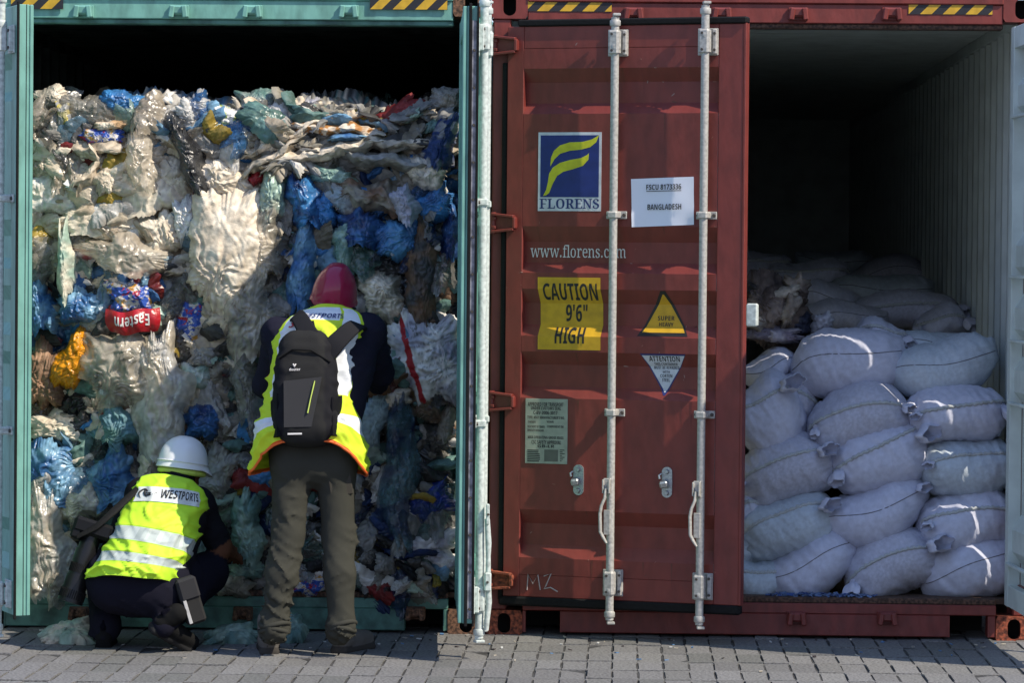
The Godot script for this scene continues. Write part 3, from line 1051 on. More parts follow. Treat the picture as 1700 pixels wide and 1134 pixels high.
	for k in 26:
		var x := R.randf_range(u0 + 0.1, u1 - 0.13)
		var rr: Array = rows[R.randi() % rows.size()]
		var y: float = rr[0] - 0.001 if k % 2 else rr[3] - 0.002
		var l := R.randf_range(0.03, 0.14)
		var wd := R.randf_range(0.002, 0.005)
		b.col = Color(0.12, 0.035, 0.02).lerp(Color(0.17, 0.03, 0.025), R.randf())
		var ys := breaks(y - l, y)
		for g in ys.size() - 1:
			var wa: float = wd * (ys[g] - y + l) / l
			var wb: float = wd * (ys[g + 1] - y + l) / l
			b.face([Vector3(x - wa, ys[g], dent(ys[g]) + 0.001), Vector3(x + wa + 0.0004, ys[g], dent(ys[g]) + 0.001), Vector3(x + wb, ys[g + 1], dent(ys[g + 1]) + 0.001), Vector3(x - wb, ys[g + 1], dent(ys[g + 1]) + 0.001)], Vector3(0, 0, 1))
	part("rust_runs", b.done(), M.print, d).set_meta("kind", "stuff")
	# chalk letters
	b = MB.new()
	b.col = Color(0.42, 0.36, 0.35)
	for stroke in [[[875, 980], [877, 954], [885, 970], [893, 955], [897, 980]], [[903, 957], [915, 953], [906, 974], [903, 978], [914, 976], [926, 983]]]:
		var path := []
		for q in stroke:
			var g: Vector2 = on.call(q[0], q[1])
			path.append(Vector3(g.x, g.y, 0.001))
		b.tube(path, [0.003], 6)
	part("chalk_marks", b.done(), M.print, d)

	# the sheet of paper taped on
	var sheet := thing("paper_notice", "white paper sheet with typed lines taped on the red door between the rods", "notice")
	b = MB.new()
	var tl: Vector2 = on.call(1048, 297)
	var tr: Vector2 = on.call(1152, 293)
	var br: Vector2 = on.call(1153, 373)
	var bl: Vector2 = on.call(1050, 377)
	var pp := PackedVector3Array()
	for j in 9:
		for i in 11:
			var a: Vector2 = bl.lerp(br, i / 10.0).lerp(tl.lerp(tr, i / 10.0), j / 8.0)
			pp.append(Vector3(a.x, a.y, 0.004 + 0.004 * na.get_noise_2d(a.x * 6.0, a.y * 5.0) + (0.006 if (i == 0 or i == 10) and j < 3 else 0.0)))
	b.grid(pp, 11, 9)
	sheet.transform = at
	part("sheet", b.done(), M.paper, sheet)
	var slope := (tr.y - tl.y) / (tr.x - tl.x)
	var tilt := func(g: Vector2) -> Vector3:
		return Vector3(g.x, g.y + (g.x - tl.x) * slope * 0.6, 0.0105)
	words("FSCU 8173336", rect.call(1074, 307, 1132, 316), true, "Droid Sans", 0.0, tilt, "lettering", M.black_ink, sheet)
	words("BANGLADESH", rect.call(1076, 340, 1132, 349), true, "Droid Sans", 0.0, tilt, "lettering", M.black_ink, sheet)
	b = MB.new()
	b.col = Color(0.02, 0.02, 0.02)
	w = rect.call(1074, 317.5, 1132, 318.5)
	b.face([tilt.call(w.position), tilt.call(Vector2(w.end.x, w.position.y)), tilt.call(w.end), tilt.call(Vector2(w.position.x, w.end.y))], Vector3(0, 0, 1))
	part("underline", b.done(), M.print, sheet)

	# right leaf, opened past square
	at = Transform3D(Basis(Vector3.UP, deg_to_rad(93.2)), Vector3(1.772, 0, 0.016))
	d = leaf(c, "right_door", at, -1.0, 0.0, 1.15, 0.168, 2.745, M.red, M.inside, M.red_rust, 0.006)
	edge_seal(d, -1.0, 1.15, 0.168, 2.745, true)
	lock_rod(d, -0.97, 2.81, 0.075, [1.93, 1.0], [2.62, 0.26], [0.7], M.rod_grey, -1.0)
	lock_rod(d, -0.52, 2.81, 0.075, [1.93, 1.0], [2.62, 0.26], [0.7], M.rod_grey, -1.0)
	for py in [75, 370, 667, 963]:
		hinge(d, 0.2 + (1010.0 - py) / 371.0, M.red, -1.0, 0.1)
	b = MB.new()
	for r in rows:
		b.span(Vector3(-0.08, r[3] - 0.006, -0.075), Vector3(-1.03, r[3] + 0.006, -0.05), 0.002)
	part("inner_ledge", b.done(), M.inside, d)


# ---------- sacks ----------
func ridged(x: float, y: float, z: float) -> float:
	return 1.0 - 2.0 * absf(nb.get_noise_3d(x, y, z))

# a filled woven sack, long axis x; kind: "tied" gathered at both ends with a rolled seam, "sewn" with pointed corners
func make_sack(o: Node3D, length: float, high: float, deep: float, tied: bool, sd: float, ear: float) -> void:
	var nu := 56
	var nv := 44
	var p := PackedVector3Array()
	var front := []
	for j in nv:
		var u := -1.0 + 2.0 * j / (nv - 1)
		for i in nu:
			var a := TAU * i / nu
			p.append(sack_point(u, a, length, high, deep, tied, sd))
	var b := MB.new()
	b.grid(p, nu, nv, true, PackedColorArray(), PackedVector2Array(), true)
	part("sack_body", b.done(), [M.sack, M.sack_dusty, M.sack, M.sack_green][int(sd * 2.3) % 4], o)
	# the seam that runs along the side facing out
	var path := []
	var rad := []
	var steps := 46
	for k in steps:
		var u := lerpf(-0.93, 0.93, float(k) / (steps - 1))
		var a := 0.42 + 0.16 * sin(u * 2.2 + sd) if tied else 0.25 - 0.25 * u * sin(sd)
		var q := sack_point(u, TAU * 0.75 + a + PI * 0.0, length, high, deep, tied, sd)
		q = sack_point(u, 1.57 - a, length, high, deep, tied, sd)
		var outw := (q * Vector3(0.2, 1, 1)).normalized()
		path.append(q + outw * (0.003 if tied else 0.0) + Vector3(0, sin(k * 2.4) * 0.003 if tied else 0.0, 0))
		rad.append((0.0065 + 0.003 * absf(sin(k * 1.2 + sd))) if tied else 0.0022)
	b = MB.new()
	b.tube(path, rad, 7)
	part("seam", b.done(), M.sack_seam if tied else M.stitch, o)
	# gathered ears past the tie
	if ear > 0.0:
		for s in ([1.0, -1.0] if tied else [1.0]):
			var e := ear * (1.5 if s > 0 else 1.0)
			var base := sack_point(0.8 * s, 1.25, length, high, deep, tied, sd) * Vector3(1, 0.8, 0.9)
			var dir := Vector3(s * 0.45, 0.35 * sin(sd * 3.0 + s), 0.75).normalized()
			p = PackedVector3Array()
			for j in 9:
				var t := j / 8.0
				var r := lerpf(0.012, 0.034, smoothstep(0.05, 0.7, t)) * 1.2 * (0.8 if t > 0.95 else 1.0) * e / 0.08
				for i in 20:
					var a := TAU * i / 20
					var rr := r * (1.0 + 0.16 * sin(5.0 * a + sd) + 0.06 * sin(9.0 * a))
					var side := dir.cross(Vector3.UP).normalized()
					p.append(base + dir * e * t + side * cos(a) * rr + side.cross(dir) * sin(a) * rr * 0.6 + Vector3(0, -0.02 * t * t, 0))
			b = MB.new()
			b.grid(p, 20, 9, true)
			b.tube([base + dir * e * 0.06, base + dir * e * 0.14], [0.018, 0.018], 10)
			part("tied_ear", b.done(), M.sack, o)

func sack_point(u: float, a: float, length: float, high: float, deep: float, tied: bool, sd: float) -> Vector3:
	var au := absf(u)
	var prof := pow(maxf(0.0, 1.0 - pow(au, 3.4 if tied else 2.6)), 0.5 if tied else 0.6)
	prof = maxf(prof, 0.05 if tied else 0.03)
	var ca := cos(a)
	var sa := sin(a)
	var z := signf(sa) * pow(absf(sa), 1.0) * deep / 2 * prof
	var y := signf(ca) * pow(absf(ca), 0.88) * high / 2 * prof
	if not tied:
		# flat sewn ends: the corner stays broad while the depth closes
		y = signf(ca) * pow(absf(ca), 0.85) * high / 2 * lerpf(prof, 0.55, smoothstep(0.8, 1.0, au) * 0.6)
	var x := u * length / 2
	var near := smoothstep(0.45, 1.0, au)
	var fold := 0.0
	if tied:
		fold = near * 0.085 * sin(15.0 * a + 3.0 * na.get_noise_2d(a * 2.0, sd)) * (0.5 + 0.5 * prof)
	var q := Vector3(x, y, z)
	var lump := 0.045 * na.get_noise_3d(x * 2.6 + sd * 7.0, y * 3.5, z * 3.0 + sd)
	var wr := (0.0055 + 0.012 * near) * ridged(x * 15.0 + sd * 3.0 + y * 6.0, y * 6.0 - sd, z * 5.0) + 0.004 * ridged(x * 34.0 - sd, y * 10.0, z * 10.0)
	q += Vector3(0, y, z) * (fold + lump * 1.5)
	q += Vector3(0, y, z).normalized() * wr * prof if Vector2(y, z).length() > 0.001 else Vector3.ZERO
	q.y -= 0.1 * high * u * u * sin(sd * 2.0) + 0.02 * sin(u * 3.0 + sd)
	return q

func build_sacks() -> void:
	var near := "white sacks stacked at the container mouth"
	var far := "dim sacks deeper in the container"
	# px, py, width, height, tilt, front z, tied, ear, label
	var list := [
		[1246, 962, 100, 78, 0, -0.10, true, 0.0, "half hidden sack in the bottom layer beside the ajar red door"],
		[1345, 944, 176, 96, 24, -0.08, false, 0.0, "sewn white sack with a slanting seam, bottom layer, above the blue flakes"],
		[1478, 938, 168, 112, 22, -0.07, true, 0.085, "bottom layer white sack with a knotted neck touching the threshold and two upright ears"],
		[1616, 946, 186, 108, 20, -0.05, false, 0.0, "smooth sewn white sack at the bottom against the pale wall"],
		[1305, 872, 176, 106, 24, -0.13, true, 0.07, "gathered white sack with a long rolled seam, second layer beside the ajar door"],
		[1452, 852, 192, 100, 20, -0.11, false, 0.05, "pointed white sack with both corners drawn out, middle of the second layer"],
		[1602, 866, 168, 112, 6, -0.09, true, 0.06, "plump white sack, second layer against the pale wall, ear at its wall end"],
		[1306, 782, 168, 110, 22, -0.17, true, 0.07, "white sack with a curled ear on its upper corner, third layer beside the ajar door"],
		[1460, 762, 172, 114, 26, -0.15, true, 0.085, "white sack whose tied neck hangs down over the pointed sack below it"],
		[1602, 774, 162, 98, 6, -0.12, true, 0.06, "white sack with a long twisted seam, third layer against the pale wall"],
		[1278, 694, 122, 132, 30, -0.22, true, 0.085, "upright white sack with a frayed burst tie on its end, beside the ajar door"],
		[1424, 694, 180, 108, 12, -0.2, true, 0.05, "greenish white sack with a puckered knot, centre of the fourth layer"],
		[1586, 692, 172, 96, 8, -0.16, true, 0.06, "white sack with a wavy seam, top tied layer against the pale wall"],
		[1408, 602, 196, 122, 14, -0.34, false, 0.0, "large smooth grey white sack with a blunt corner, top of the front stack"],
		[1566, 612, 188, 104, 14, -0.3, false, 0.0, "large smooth sack with a sharp corner towards the pale wall, topping the front stack"],
		[1276, 612, 96, 52, 14, -0.5, false, 0.0, "small shaded sack below the rag bundle"],
		[1312, 662, 100, 76, -8, -0.42, true, 0.0, "shaded sack wedged behind the frayed one"],
		[1462, 556, 84, 44, -6, -0.6, true, 0.05, "small sack with a folded over neck lying behind the large blunt sack"],
		[1550, 572, 136, 50, 4, -0.62, false, 0.0, "grey sack lying behind the sharp cornered one"],
		[1240, 900, 70, 60, 30, -0.2, true, 0.06, "sack end with a small knot peeping past the edge of the ajar door"],
		[1236, 845, 60, 60, 10, -0.22, true, 0.0, "narrow slice of a sack seen past the ajar door, second layer"],
		[1500, 520, 190, 66, 4, -1.5, true, 0.07, "broad dim sack at the back with one ear raised near the wall"],
		[1376, 500, 110, 62, -4, -1.7, false, 0.0, "dim sack lying just beyond the rag bundle"],
		[1462, 486, 180, 66, 2, -2.3, false, 0.0, "dim sack across the middle of the rear heap"],
		[1340, 462, 140, 56, 0, -2.6, true, 0.0, "barely lit sack on the rear heap above the rag bundle"],
		[1478, 458, 150, 58, 3, -3.4, false, 0.0, "barely lit sack at the crest of the rear heap"],
		[1400, 532, 150, 60, 2, -1.25, false, 0.0, "shadowed sack in the hollow behind the front stack"],
		[1262, 446, 110, 58, 4, -3.0, true, 0.0, "barely lit sack at the crest beside the ajar door"],
		[1384, 440, 130, 50, -3, -4.2, false, 0.0, "faint sack farthest back in the dark"],
		[1560, 540, 90, 60, 8, -1.3, true, 0.06, "dim sack with a stiff ear leaning on the corrugated wall"],
	]
	var n := 0
	for s in list:
		n += 1
		var deep := 0.44
		if s[5] < -1.0:
			s[5] *= 1.5
		var k: float = (16.0 - s[5]) / FOCAL
		var at := spot(s[0], s[1], s[5] - deep * 0.5)
		var o := thing("white_sack", s[8], "sack", at, near if s[5] > -1.0 else far)
		o.basis = Basis.from_euler(Vector3(0, 0.12 * sin(n * 2.1), deg_to_rad(s[4])))
		var f := 1.0 + absf(sin(deg_to_rad(s[4]))) * 0.05
		make_sack(o, s[2] * k * f * 1.0, s[3] * k * 1.02, deep, s[6], float(n) * 1.37, s[7])
	# heap under the far sacks: lower layers that carry them
	var carried := MB.new()
	# bundle of dirty rags
	var o := thing("rag_bundle", "brown and white bundle of dirty rags and film among the sacks beside the ajar door", "bundle", spot(1288, 522, -0.75))
	var bits := [[-0.02, 0.0, 0.0, 0.36, 0.34, Color(0.16, 0.12, 0.1), Color(0.05, 0.04, 0.04)], [-0.05, 0.02, 0.1, 0.2, 0.2, Color(0.3, 0.24, 0.2), Color(0.12, 0.09, 0.08)], [0.03, 0.1, 0.1, 0.16, 0.06, Color(0.55, 0.5, 0.42), Color(0.3, 0.25, 0.2)], [0.06, 0.02, 0.13, 0.08, 0.17, Color(0.5, 0.45, 0.38), Color(0.3, 0.25, 0.2)], [-0.02, -0.09, 0.1, 0.28, 0.08, Color(0.42, 0.38, 0.42), Color(0.2, 0.18, 0.22)], [0.02, -0.1, 0.12, 0.16, 0.06, Color(0.55, 0.52, 0.58), Color(0.3, 0.25, 0.3)], [0.1, 0.12, 0.02, 0.12, 0.14, Color(0.36, 0.3, 0.24), Color(0.1, 0.08, 0.07)], [0.11, -0.05, 0.02, 0.12, 0.12, Color(0.03, 0.035, 0.06), Color(0.1, 0.1, 0.12)], [-0.1, 0.12, 0.03, 0.14, 0.08, Color(0.1, 0.08, 0.07), Color(0.02, 0.02, 0.02)], [-0.1, -0.03, 0.12, 0.14, 0.1, Color(0.22, 0.17, 0.14), Color(0.4, 0.36, 0.3)]]
	for q in bits:
		part("rag", film(q[3], q[4], "wad", R.randi() % 1000, q[5], q[6], 0), M.film, o, Transform3D(Basis(Vector3(0, 0, 1), R.randf_range(-0.5, 0.5)), Vector3(q[0], q[1], q[2])))
	var ball := thing("crumpled_bag", "small white crumpled bag between the rag bundle and the rear sacks", "plastic bag", spot(1366, 537, -0.7))
	part("crumple", film(0.1, 0.1, "wad", 40, Color(0.6, 0.6, 0.65), Color(0.4, 0.4, 0.45), 0), M.film, ball)
	# blue flakes spilt on the floor
	var b := MB.new()
	R.seed = 5
	for k in 260:
		var q := spot(R.randf_range(1292, 1440) + R.randf_range(-20, 20), 993, -0.03) + Vector3(0, 0, R.randf_range(-0.09, 0.02))
		q.y = 0.1945 + R.randf() * 0.008
		b.col = Color(0.03, 0.07, 0.25).lerp(Color(0.2, 0.28, 0.42), R.randf())
		var t := Basis.from_euler(Vector3(R.randf_range(-0.8, 0.8), R.randf() * TAU, R.randf_range(-0.5, 0.5)))
		b.box(q, Vector3(0.022, 0.0015, 0.01) * R.randf_range(0.5, 1.4), t, 0)
	tag(part("blue_flakes", b.done(), M.film, self), "blue plastic flakes spilt on the threshold under the white sacks", "flakes", "", "stuff")


# ---------- plastic waste ----------
# a crumpled piece of plastic film, w by h, facing +z: straight creases cross each other, the rim tucks back
func film(w: float, h: float, style: String, sd: int, c1: Color, c2: Color, prints: int, tuck := 0.06) -> ArrayMesh:
	var n := 64 if maxf(w, h) > 0.14 else 40
	if tuck < 0.04:
		n = 30
	var p := PackedVector3Array()
	var cols := PackedColorArray()
	var s0 := sd * 3.71
	var m := minf(w, h)
	var rr := RandomNumberGenerator.new()
	rr.seed = sd * 7 + 5
	var folds := []
	for k in 10:
		var ang := rr.randf() * PI
		var per := [0.7, 1.1, 1.6, 2.3, 3.2, 4.4, 6.0, 8.0, 10.5, 14.0][k] as float
		var amp := 0.09 * minf(m, 0.22) / pow(per, 0.58)
		if style == "drape":
			ang = rr.randf_range(-0.2, 0.2) if k != 2 and k != 5 and k != 8 else ang
			per = [1.2, 2.1, 1.0, 3.3, 4.6, 3.0, 6.5, 9.0, 7.0, 13.0][k] as float
			amp = 0.1 * minf(m, 0.2) / pow(per, 0.6)
		elif style == "sheet":
			amp *= 0.62
		elif style == "strip":
			ang = PI / 2 + rr.randf_range(-0.25, 0.25)
			amp *= 0.7
		folds.append([Vector2(cos(ang), sin(ang)) * per / (m if style != "drape" else w), rr.randf(), amp, rr.randf_range(0.3, 0.7)])
	# pleats that fan out from two pinched points
	var pinch := []
	for k in 2:
		var ang := rr.randf() * TAU
		pinch.append([Vector2(cos(ang) * w, sin(ang) * h) * rr.randf_range(0.25, 0.5), 2.0 + rr.randf() * 2.5, rr.randf()])
	for j in n:
		for i in n:
			var s := -1.0 + 2.0 * i / (n - 1)
			var t := -1.0 + 2.0 * j / (n - 1)
			var disc := Vector2(s * sqrt(1.0 - t * t / 2.0), t * sqrt(1.0 - s * s / 2.0))
			var g := disc.lerp(Vector2(s, t), 0.3 if style == "wad" else 0.65)
			var edge := maxf(absf(s), absf(t))
			var dir := g.normalized() if g.length() > 0.001 else Vector2.RIGHT
			var out := 1.0 + edge * edge * (0.34 * nb.get_noise_2d(dir.x * 1.0 + s0, dir.y * 1.0) + 0.1 * nb.get_noise_2d(dir.x * 2.6 - s0, dir.y * 2.6) + 0.05 * nb.get_noise_2d(dir.x * 8.0, dir.y * 8.0 + s0) + 0.02 * nb.get_noise_2d(dir.x * 22.0, dir.y * 22.0 + s0))
			var x := g.x * w / 2 * out
			var y := g.y * h / 2 * out
			var e := edge * edge
			if style == "drape":
				var down := (1.0 - t) / 2.0
				x *= lerpf(0.66, 1.0, smoothstep(0.0, 0.45, down)) * (1.0 - 0.25 * smoothstep(0.75, 1.0, down))
				x += w * 0.14 * nb.get_noise_2d(y * 4.0, s0)
			elif style == "strip":
				y += 0.3 * h * nb.get_noise_2d(x * 6.0 + s0, 0.0) + 0.12 * h * nb.get_noise_2d(x * 18.0 + s0, t * 2.0)
			var q := Vector2(x + 0.09 * m * nb.get_noise_3d(x * 3.0 / m, y * 3.0 / m, s0), y + 0.09 * m * nb.get_noise_3d(x * 3.0 / m, y * 3.0 / m, s0 + 9.0))
			var z := 0.0
			for fo in folds:
				var ph: float = q.dot(fo[0]) + fo[1]
				ph -= floorf(ph)
				z += fo[2] * smoothstep(-0.3, 0.35, nb.get_noise_3d(q.x * 2.6 / m, q.y * 2.6 / m, s0 + fo[1] * 50.0)) * ((ph / fo[3] if ph < fo[3] else (1.0 - ph) / (1.0 - fo[3])) - 0.5)
			if style != "strip":
				for pi in pinch:
					var off: Vector2 = q - pi[0]
					var ph: float = off.angle() * pi[1] + pi[2]
					ph -= floorf(ph)
					z += 0.04 * minf(m, 0.25) * (2.0 * absf(ph - 0.5)) * smoothstep(0.0, 0.06, off.length()) * smoothstep(0.9 * m, 0.2 * m, off.length())
			if style == "drape":
				z += 0.07 * (1.0 - s * s) - tuck * 0.7 * pow(absf(s), 4.0) - tuck * pow(maxf(t, 0.0), 4.0)
			elif style == "sheet":
				z += 0.14 * m * (1.0 - e) - tuck * pow(edge, 6.0)
			elif style == "strip":
				z += 0.05 * (1.0 - t * t) - tuck * t * t - tuck * pow(absf(s), 6.0)
			else:
				z += 0.2 * m * (1.0 - e) - tuck * pow(edge, 5.0)
			p.append(Vector3(x, y, z))
			var tone := clampf(0.45 + 1.7 * na.get_noise_3d(x * 8.0, y * 8.0, s0 + 2.0), 0.0, 1.0)
			var c := c1.lerp(c2, tone)
			c *= 0.9 + 0.26 * nb.get_noise_3d(x * 40.0, y * 40.0, s0)
			if prints == 1:
				# a mixed colour print of patches
				var k := nc.get_noise_2d(x * 26.0 + s0, y * 30.0)
				c = Color(0.45, 0.03, 0.03) if k < -0.45 else Color(0.04, 0.1, 0.42) if k < 0.1 else Color(0.6, 0.57, 0.55) if k < 0.5 else Color(0.55, 0.28, 0.05)
			elif prints == 2 and absf(t - 0.15) < 0.17:
				c = Color(0.42, 0.02, 0.03)
			elif prints == 3 and (absf(s + 0.55 - 0.12 * t) < 0.09):
				c = Color(0.36, 0.02, 0.03)
			elif prints == 3 and fmod(absf(t) * 26.0, 1.0) < 0.33 and s > -0.3 and nb.get_noise_2d(x * 90.0, floorf(t * 26.0) * 3.0) > -0.1:
				c = c * 0.55
			elif prints == 4 and nb.get_noise_2d(x * 22.0 + s0, y * 22.0) > 0.12:
				c = c2
			c.a = 1.0
			cols.append(c)
	var b := MB.new()
	b.facets(p, n, n, cols, 0.35)
	return b.done()

var tones := {}

# what the waste is made of at that place of the bale face
func zone(px: float, py: float) -> Array:
	if py < 235:
		if px < 420:
			return ["cream", "grey", "grey", "white", "sky", "beige", "dark"]
		return ["grey", "stone", "dark", "grey", "teal", "beige", "dark"]
	if px < 430 and py < 430:
		return ["cream", "cream", "beige", "cream", "white", "beige"]
	if px > 400 and py < 300:
		return ["beige", "stone", "cream", "stone", "brown", "grey"]
	if px > 440 and py < 430:
		return ["blue", "navy", "grey", "teal", "blue", "stone", "dark"]
	if px > 280 and px < 470 and py < 680:
		return ["beige", "cream", "stone", "dark", "teal", "grey"]
	if px > 440 and py < 700:
		return ["dark", "brown", "stone", "dark", "teal", "grey", "black"]
	if px <= 280 and py < 560:
		return ["blue", "grey", "sky", "beige", "dark"]
	if px <= 280 and py < 730:
		return ["beige", "brown", "stone", "cream", "dark", "teal"]
	if px < 260:
		return ["sky", "blue", "grey", "cream", "teal", "dark"]
	if px < 440:
		return ["teal", "dark", "stone", "mint", "grey", "black"]
	return ["dark", "navy", "teal", "grey", "black", "stone", "white"]

func bale_depth(px: float, py: float) -> float:
	var x := px / 371.0
	var y := py / 371.0
	return -0.16 + 0.14 * na.get_noise_2d(x * 1.3, y * 1.6) + 0.05 * ridged(x * 4.0, y * 6.0, 1.0) + 0.03 * ridged(x * 11.0, y * 16.0, 4.0)

func build_waste() -> void:
	tones = {cream = Color(0.84, 0.75, 0.61), beige = Color(0.68, 0.58, 0.45), white = Color(0.8, 0.79, 0.76), grey = Color(0.33, 0.33, 0.32), stone = Color(0.3, 0.28, 0.23), dark = Color(0.07, 0.07, 0.07), black = Color(0.015, 0.015, 0.017), brown = Color(0.2, 0.12, 0.075), blue = Color(0.05, 0.15, 0.36), navy = Color(0.02, 0.045, 0.14), sky = Color(0.2, 0.38, 0.55), teal = Color(0.14, 0.26, 0.24), mint = Color(0.36, 0.5, 0.42), orange = Color(0.75, 0.3, 0.01), red = Color(0.35, 0.02, 0.03), lilac = Color(0.42, 0.42, 0.5)}
	# the compacted mass behind the loose pieces
	var nx := 150
	var ny := 176
	var p := PackedVector3Array()
	var cols := PackedColorArray()
	for j in ny:
		for i in nx:
			var px := lerpf(20, 775, i / (nx - 1.0))
			var back := maxf(0.0, 20.0 - j)
			var top := 172.0 + 10.0 * sin(px * 0.021) + 14.0 * na.get_noise_2d(px * 0.013, 3.0)
			var py := lerpf(top, 998, clampf((j - 20.0) / (ny - 21.0), 0, 1))
			var z := bale_depth(px, py) - back * 0.1
			var q := spot(px, py, z) if back == 0.0 else spot(px, top, bale_depth(px, top)) + Vector3(0, 0.05 * ridged(px * 0.03, back * 0.5, 2.0) + back * 0.002, -back * 0.1)
			q.x = clampf(q.x, -2.95, -0.7)
			q.y = maxf(q.y, 0.195)
			p.append(q)
			var pal := zone(px + 25.0 * na.get_noise_2d(px * 0.02, py * 0.02), py)
			var k := nc.get_noise_2d(px * 0.045 + 2.0 * nb.get_noise_2d(px * 0.03, py * 0.03), py * 0.085)
			var c: Color = tones[pal[int(absf(k) * 977.0) % pal.size()]]
			c *= 0.72 + 0.3 * nb.get_noise_2d(px * 0.11, py * 0.14)
			cols.append(c)
	var b := MB.new()
	b.grid(p, nx, ny, false, cols)
	tag(part("compacted_waste", b.done(), M.waste, self), "compacted mass of mixed plastic waste filling the green container behind the loose pieces", "plastic waste", "", "stuff")
	# loose scraps too many to count
	R.seed = 21
	var kinds := []
	var places := []
	var tints := []
	for k in 12:
		kinds.append(film([0.18, 0.14, 0.24, 0.26, 0.22, 0.15][k % 6], [0.12, 0.13, 0.07, 0.13, 0.16, 0.26][k % 6], ["sheet", "wad", "strip", "sheet", "sheet", "drape"][k % 6], 300 + k, Color(1, 1, 1), Color(0.62, 0.6, 0.56), 0, 0.03))
		places.append([])
		tints.append([])
	for k in 3900:
		var px := R.randf_range(50, 764)
		var py := R.randf_range(186, 992)
		var z := bale_depth(px, py) + R.randf_range(0.0, 0.1)
		var q := spot(px, py, z)
		q.y = maxf(q.y, 0.23)
		var kind := R.randi() % 12
		if py < 320 and px > 380 and R.randf() < 0.6:
			kind = 2 + 6 * (R.randi() % 2)
		var turn := Basis.from_euler(Vector3(R.randf_range(-0.8, 0.6), R.randf_range(-0.8, 0.8), R.randf_range(-0.9, 0.9) if kind % 6 > 1 else R.randf() * TAU))
		turn = turn.scaled(Vector3.ONE * R.randf_range(0.3, 1.1))
		if absf(q.x + 1.83) > 1.02:
			continue
		places[kind].append(Transform3D(turn, q))
		var pal := zone(px + R.randf_range(-30, 30), py + R.randf_range(-20, 20))
		var c: Color = tones[pal[R.randi() % pal.size()]]
		if R.randf() < 0.14:
			c = [Color(0.7, 0.69, 0.66), Color(0.06, 0.22, 0.5), Color(0.24, 0.03, 0.03), Color(0.45, 0.32, 0.06), Color(0.36, 0.5, 0.42), Color(0.72, 0.7, 0.66), Color(0.2, 0.38, 0.55)][R.randi() % 7]
		tints[kind].append(c * R.randf_range(0.75, 1.15))
	for k in 160:
		var q := Vector3(R.randf_range(-2.85, -0.8), 2.34 + R.randf_range(-0.02, 0.04), R.randf_range(-1.6, -0.3))
		places[k % 12].append(Transform3D(Basis.from_euler(Vector3(R.randf_range(-1.5, 0.3), R.randf() * TAU, 0)).scaled(Vector3.ONE * R.randf_range(0.6, 1.0)), q))
		tints[k % 12].append(tones[["grey", "stone", "teal", "dark", "cream"][k % 5]])
	for k in 12:
		var mm := MultiMesh.new()
		mm.transform_format = MultiMesh.TRANSFORM_3D
		mm.use_colors = true
		mm.mesh = kinds[k]
		mm.instance_count = places[k].size()
		for i in places[k].size():
			mm.set_instance_transform(i, places[k][i])
			mm.set_instance_color(i, tints[k][i])
		var o := MultiMeshInstance3D.new()
		o.name = numbered("plastic_scraps")
		o.multimesh = mm
		o.material_override = [M.film, M.gloss, M.clear][k % 3] if k % 6 != 2 else M.film
		add_child(o)
		tag(o, "loose scraps of mixed plastic film sticking out of the bales in the green container", "plastic scraps", "loose scraps in the bales", "stuff")
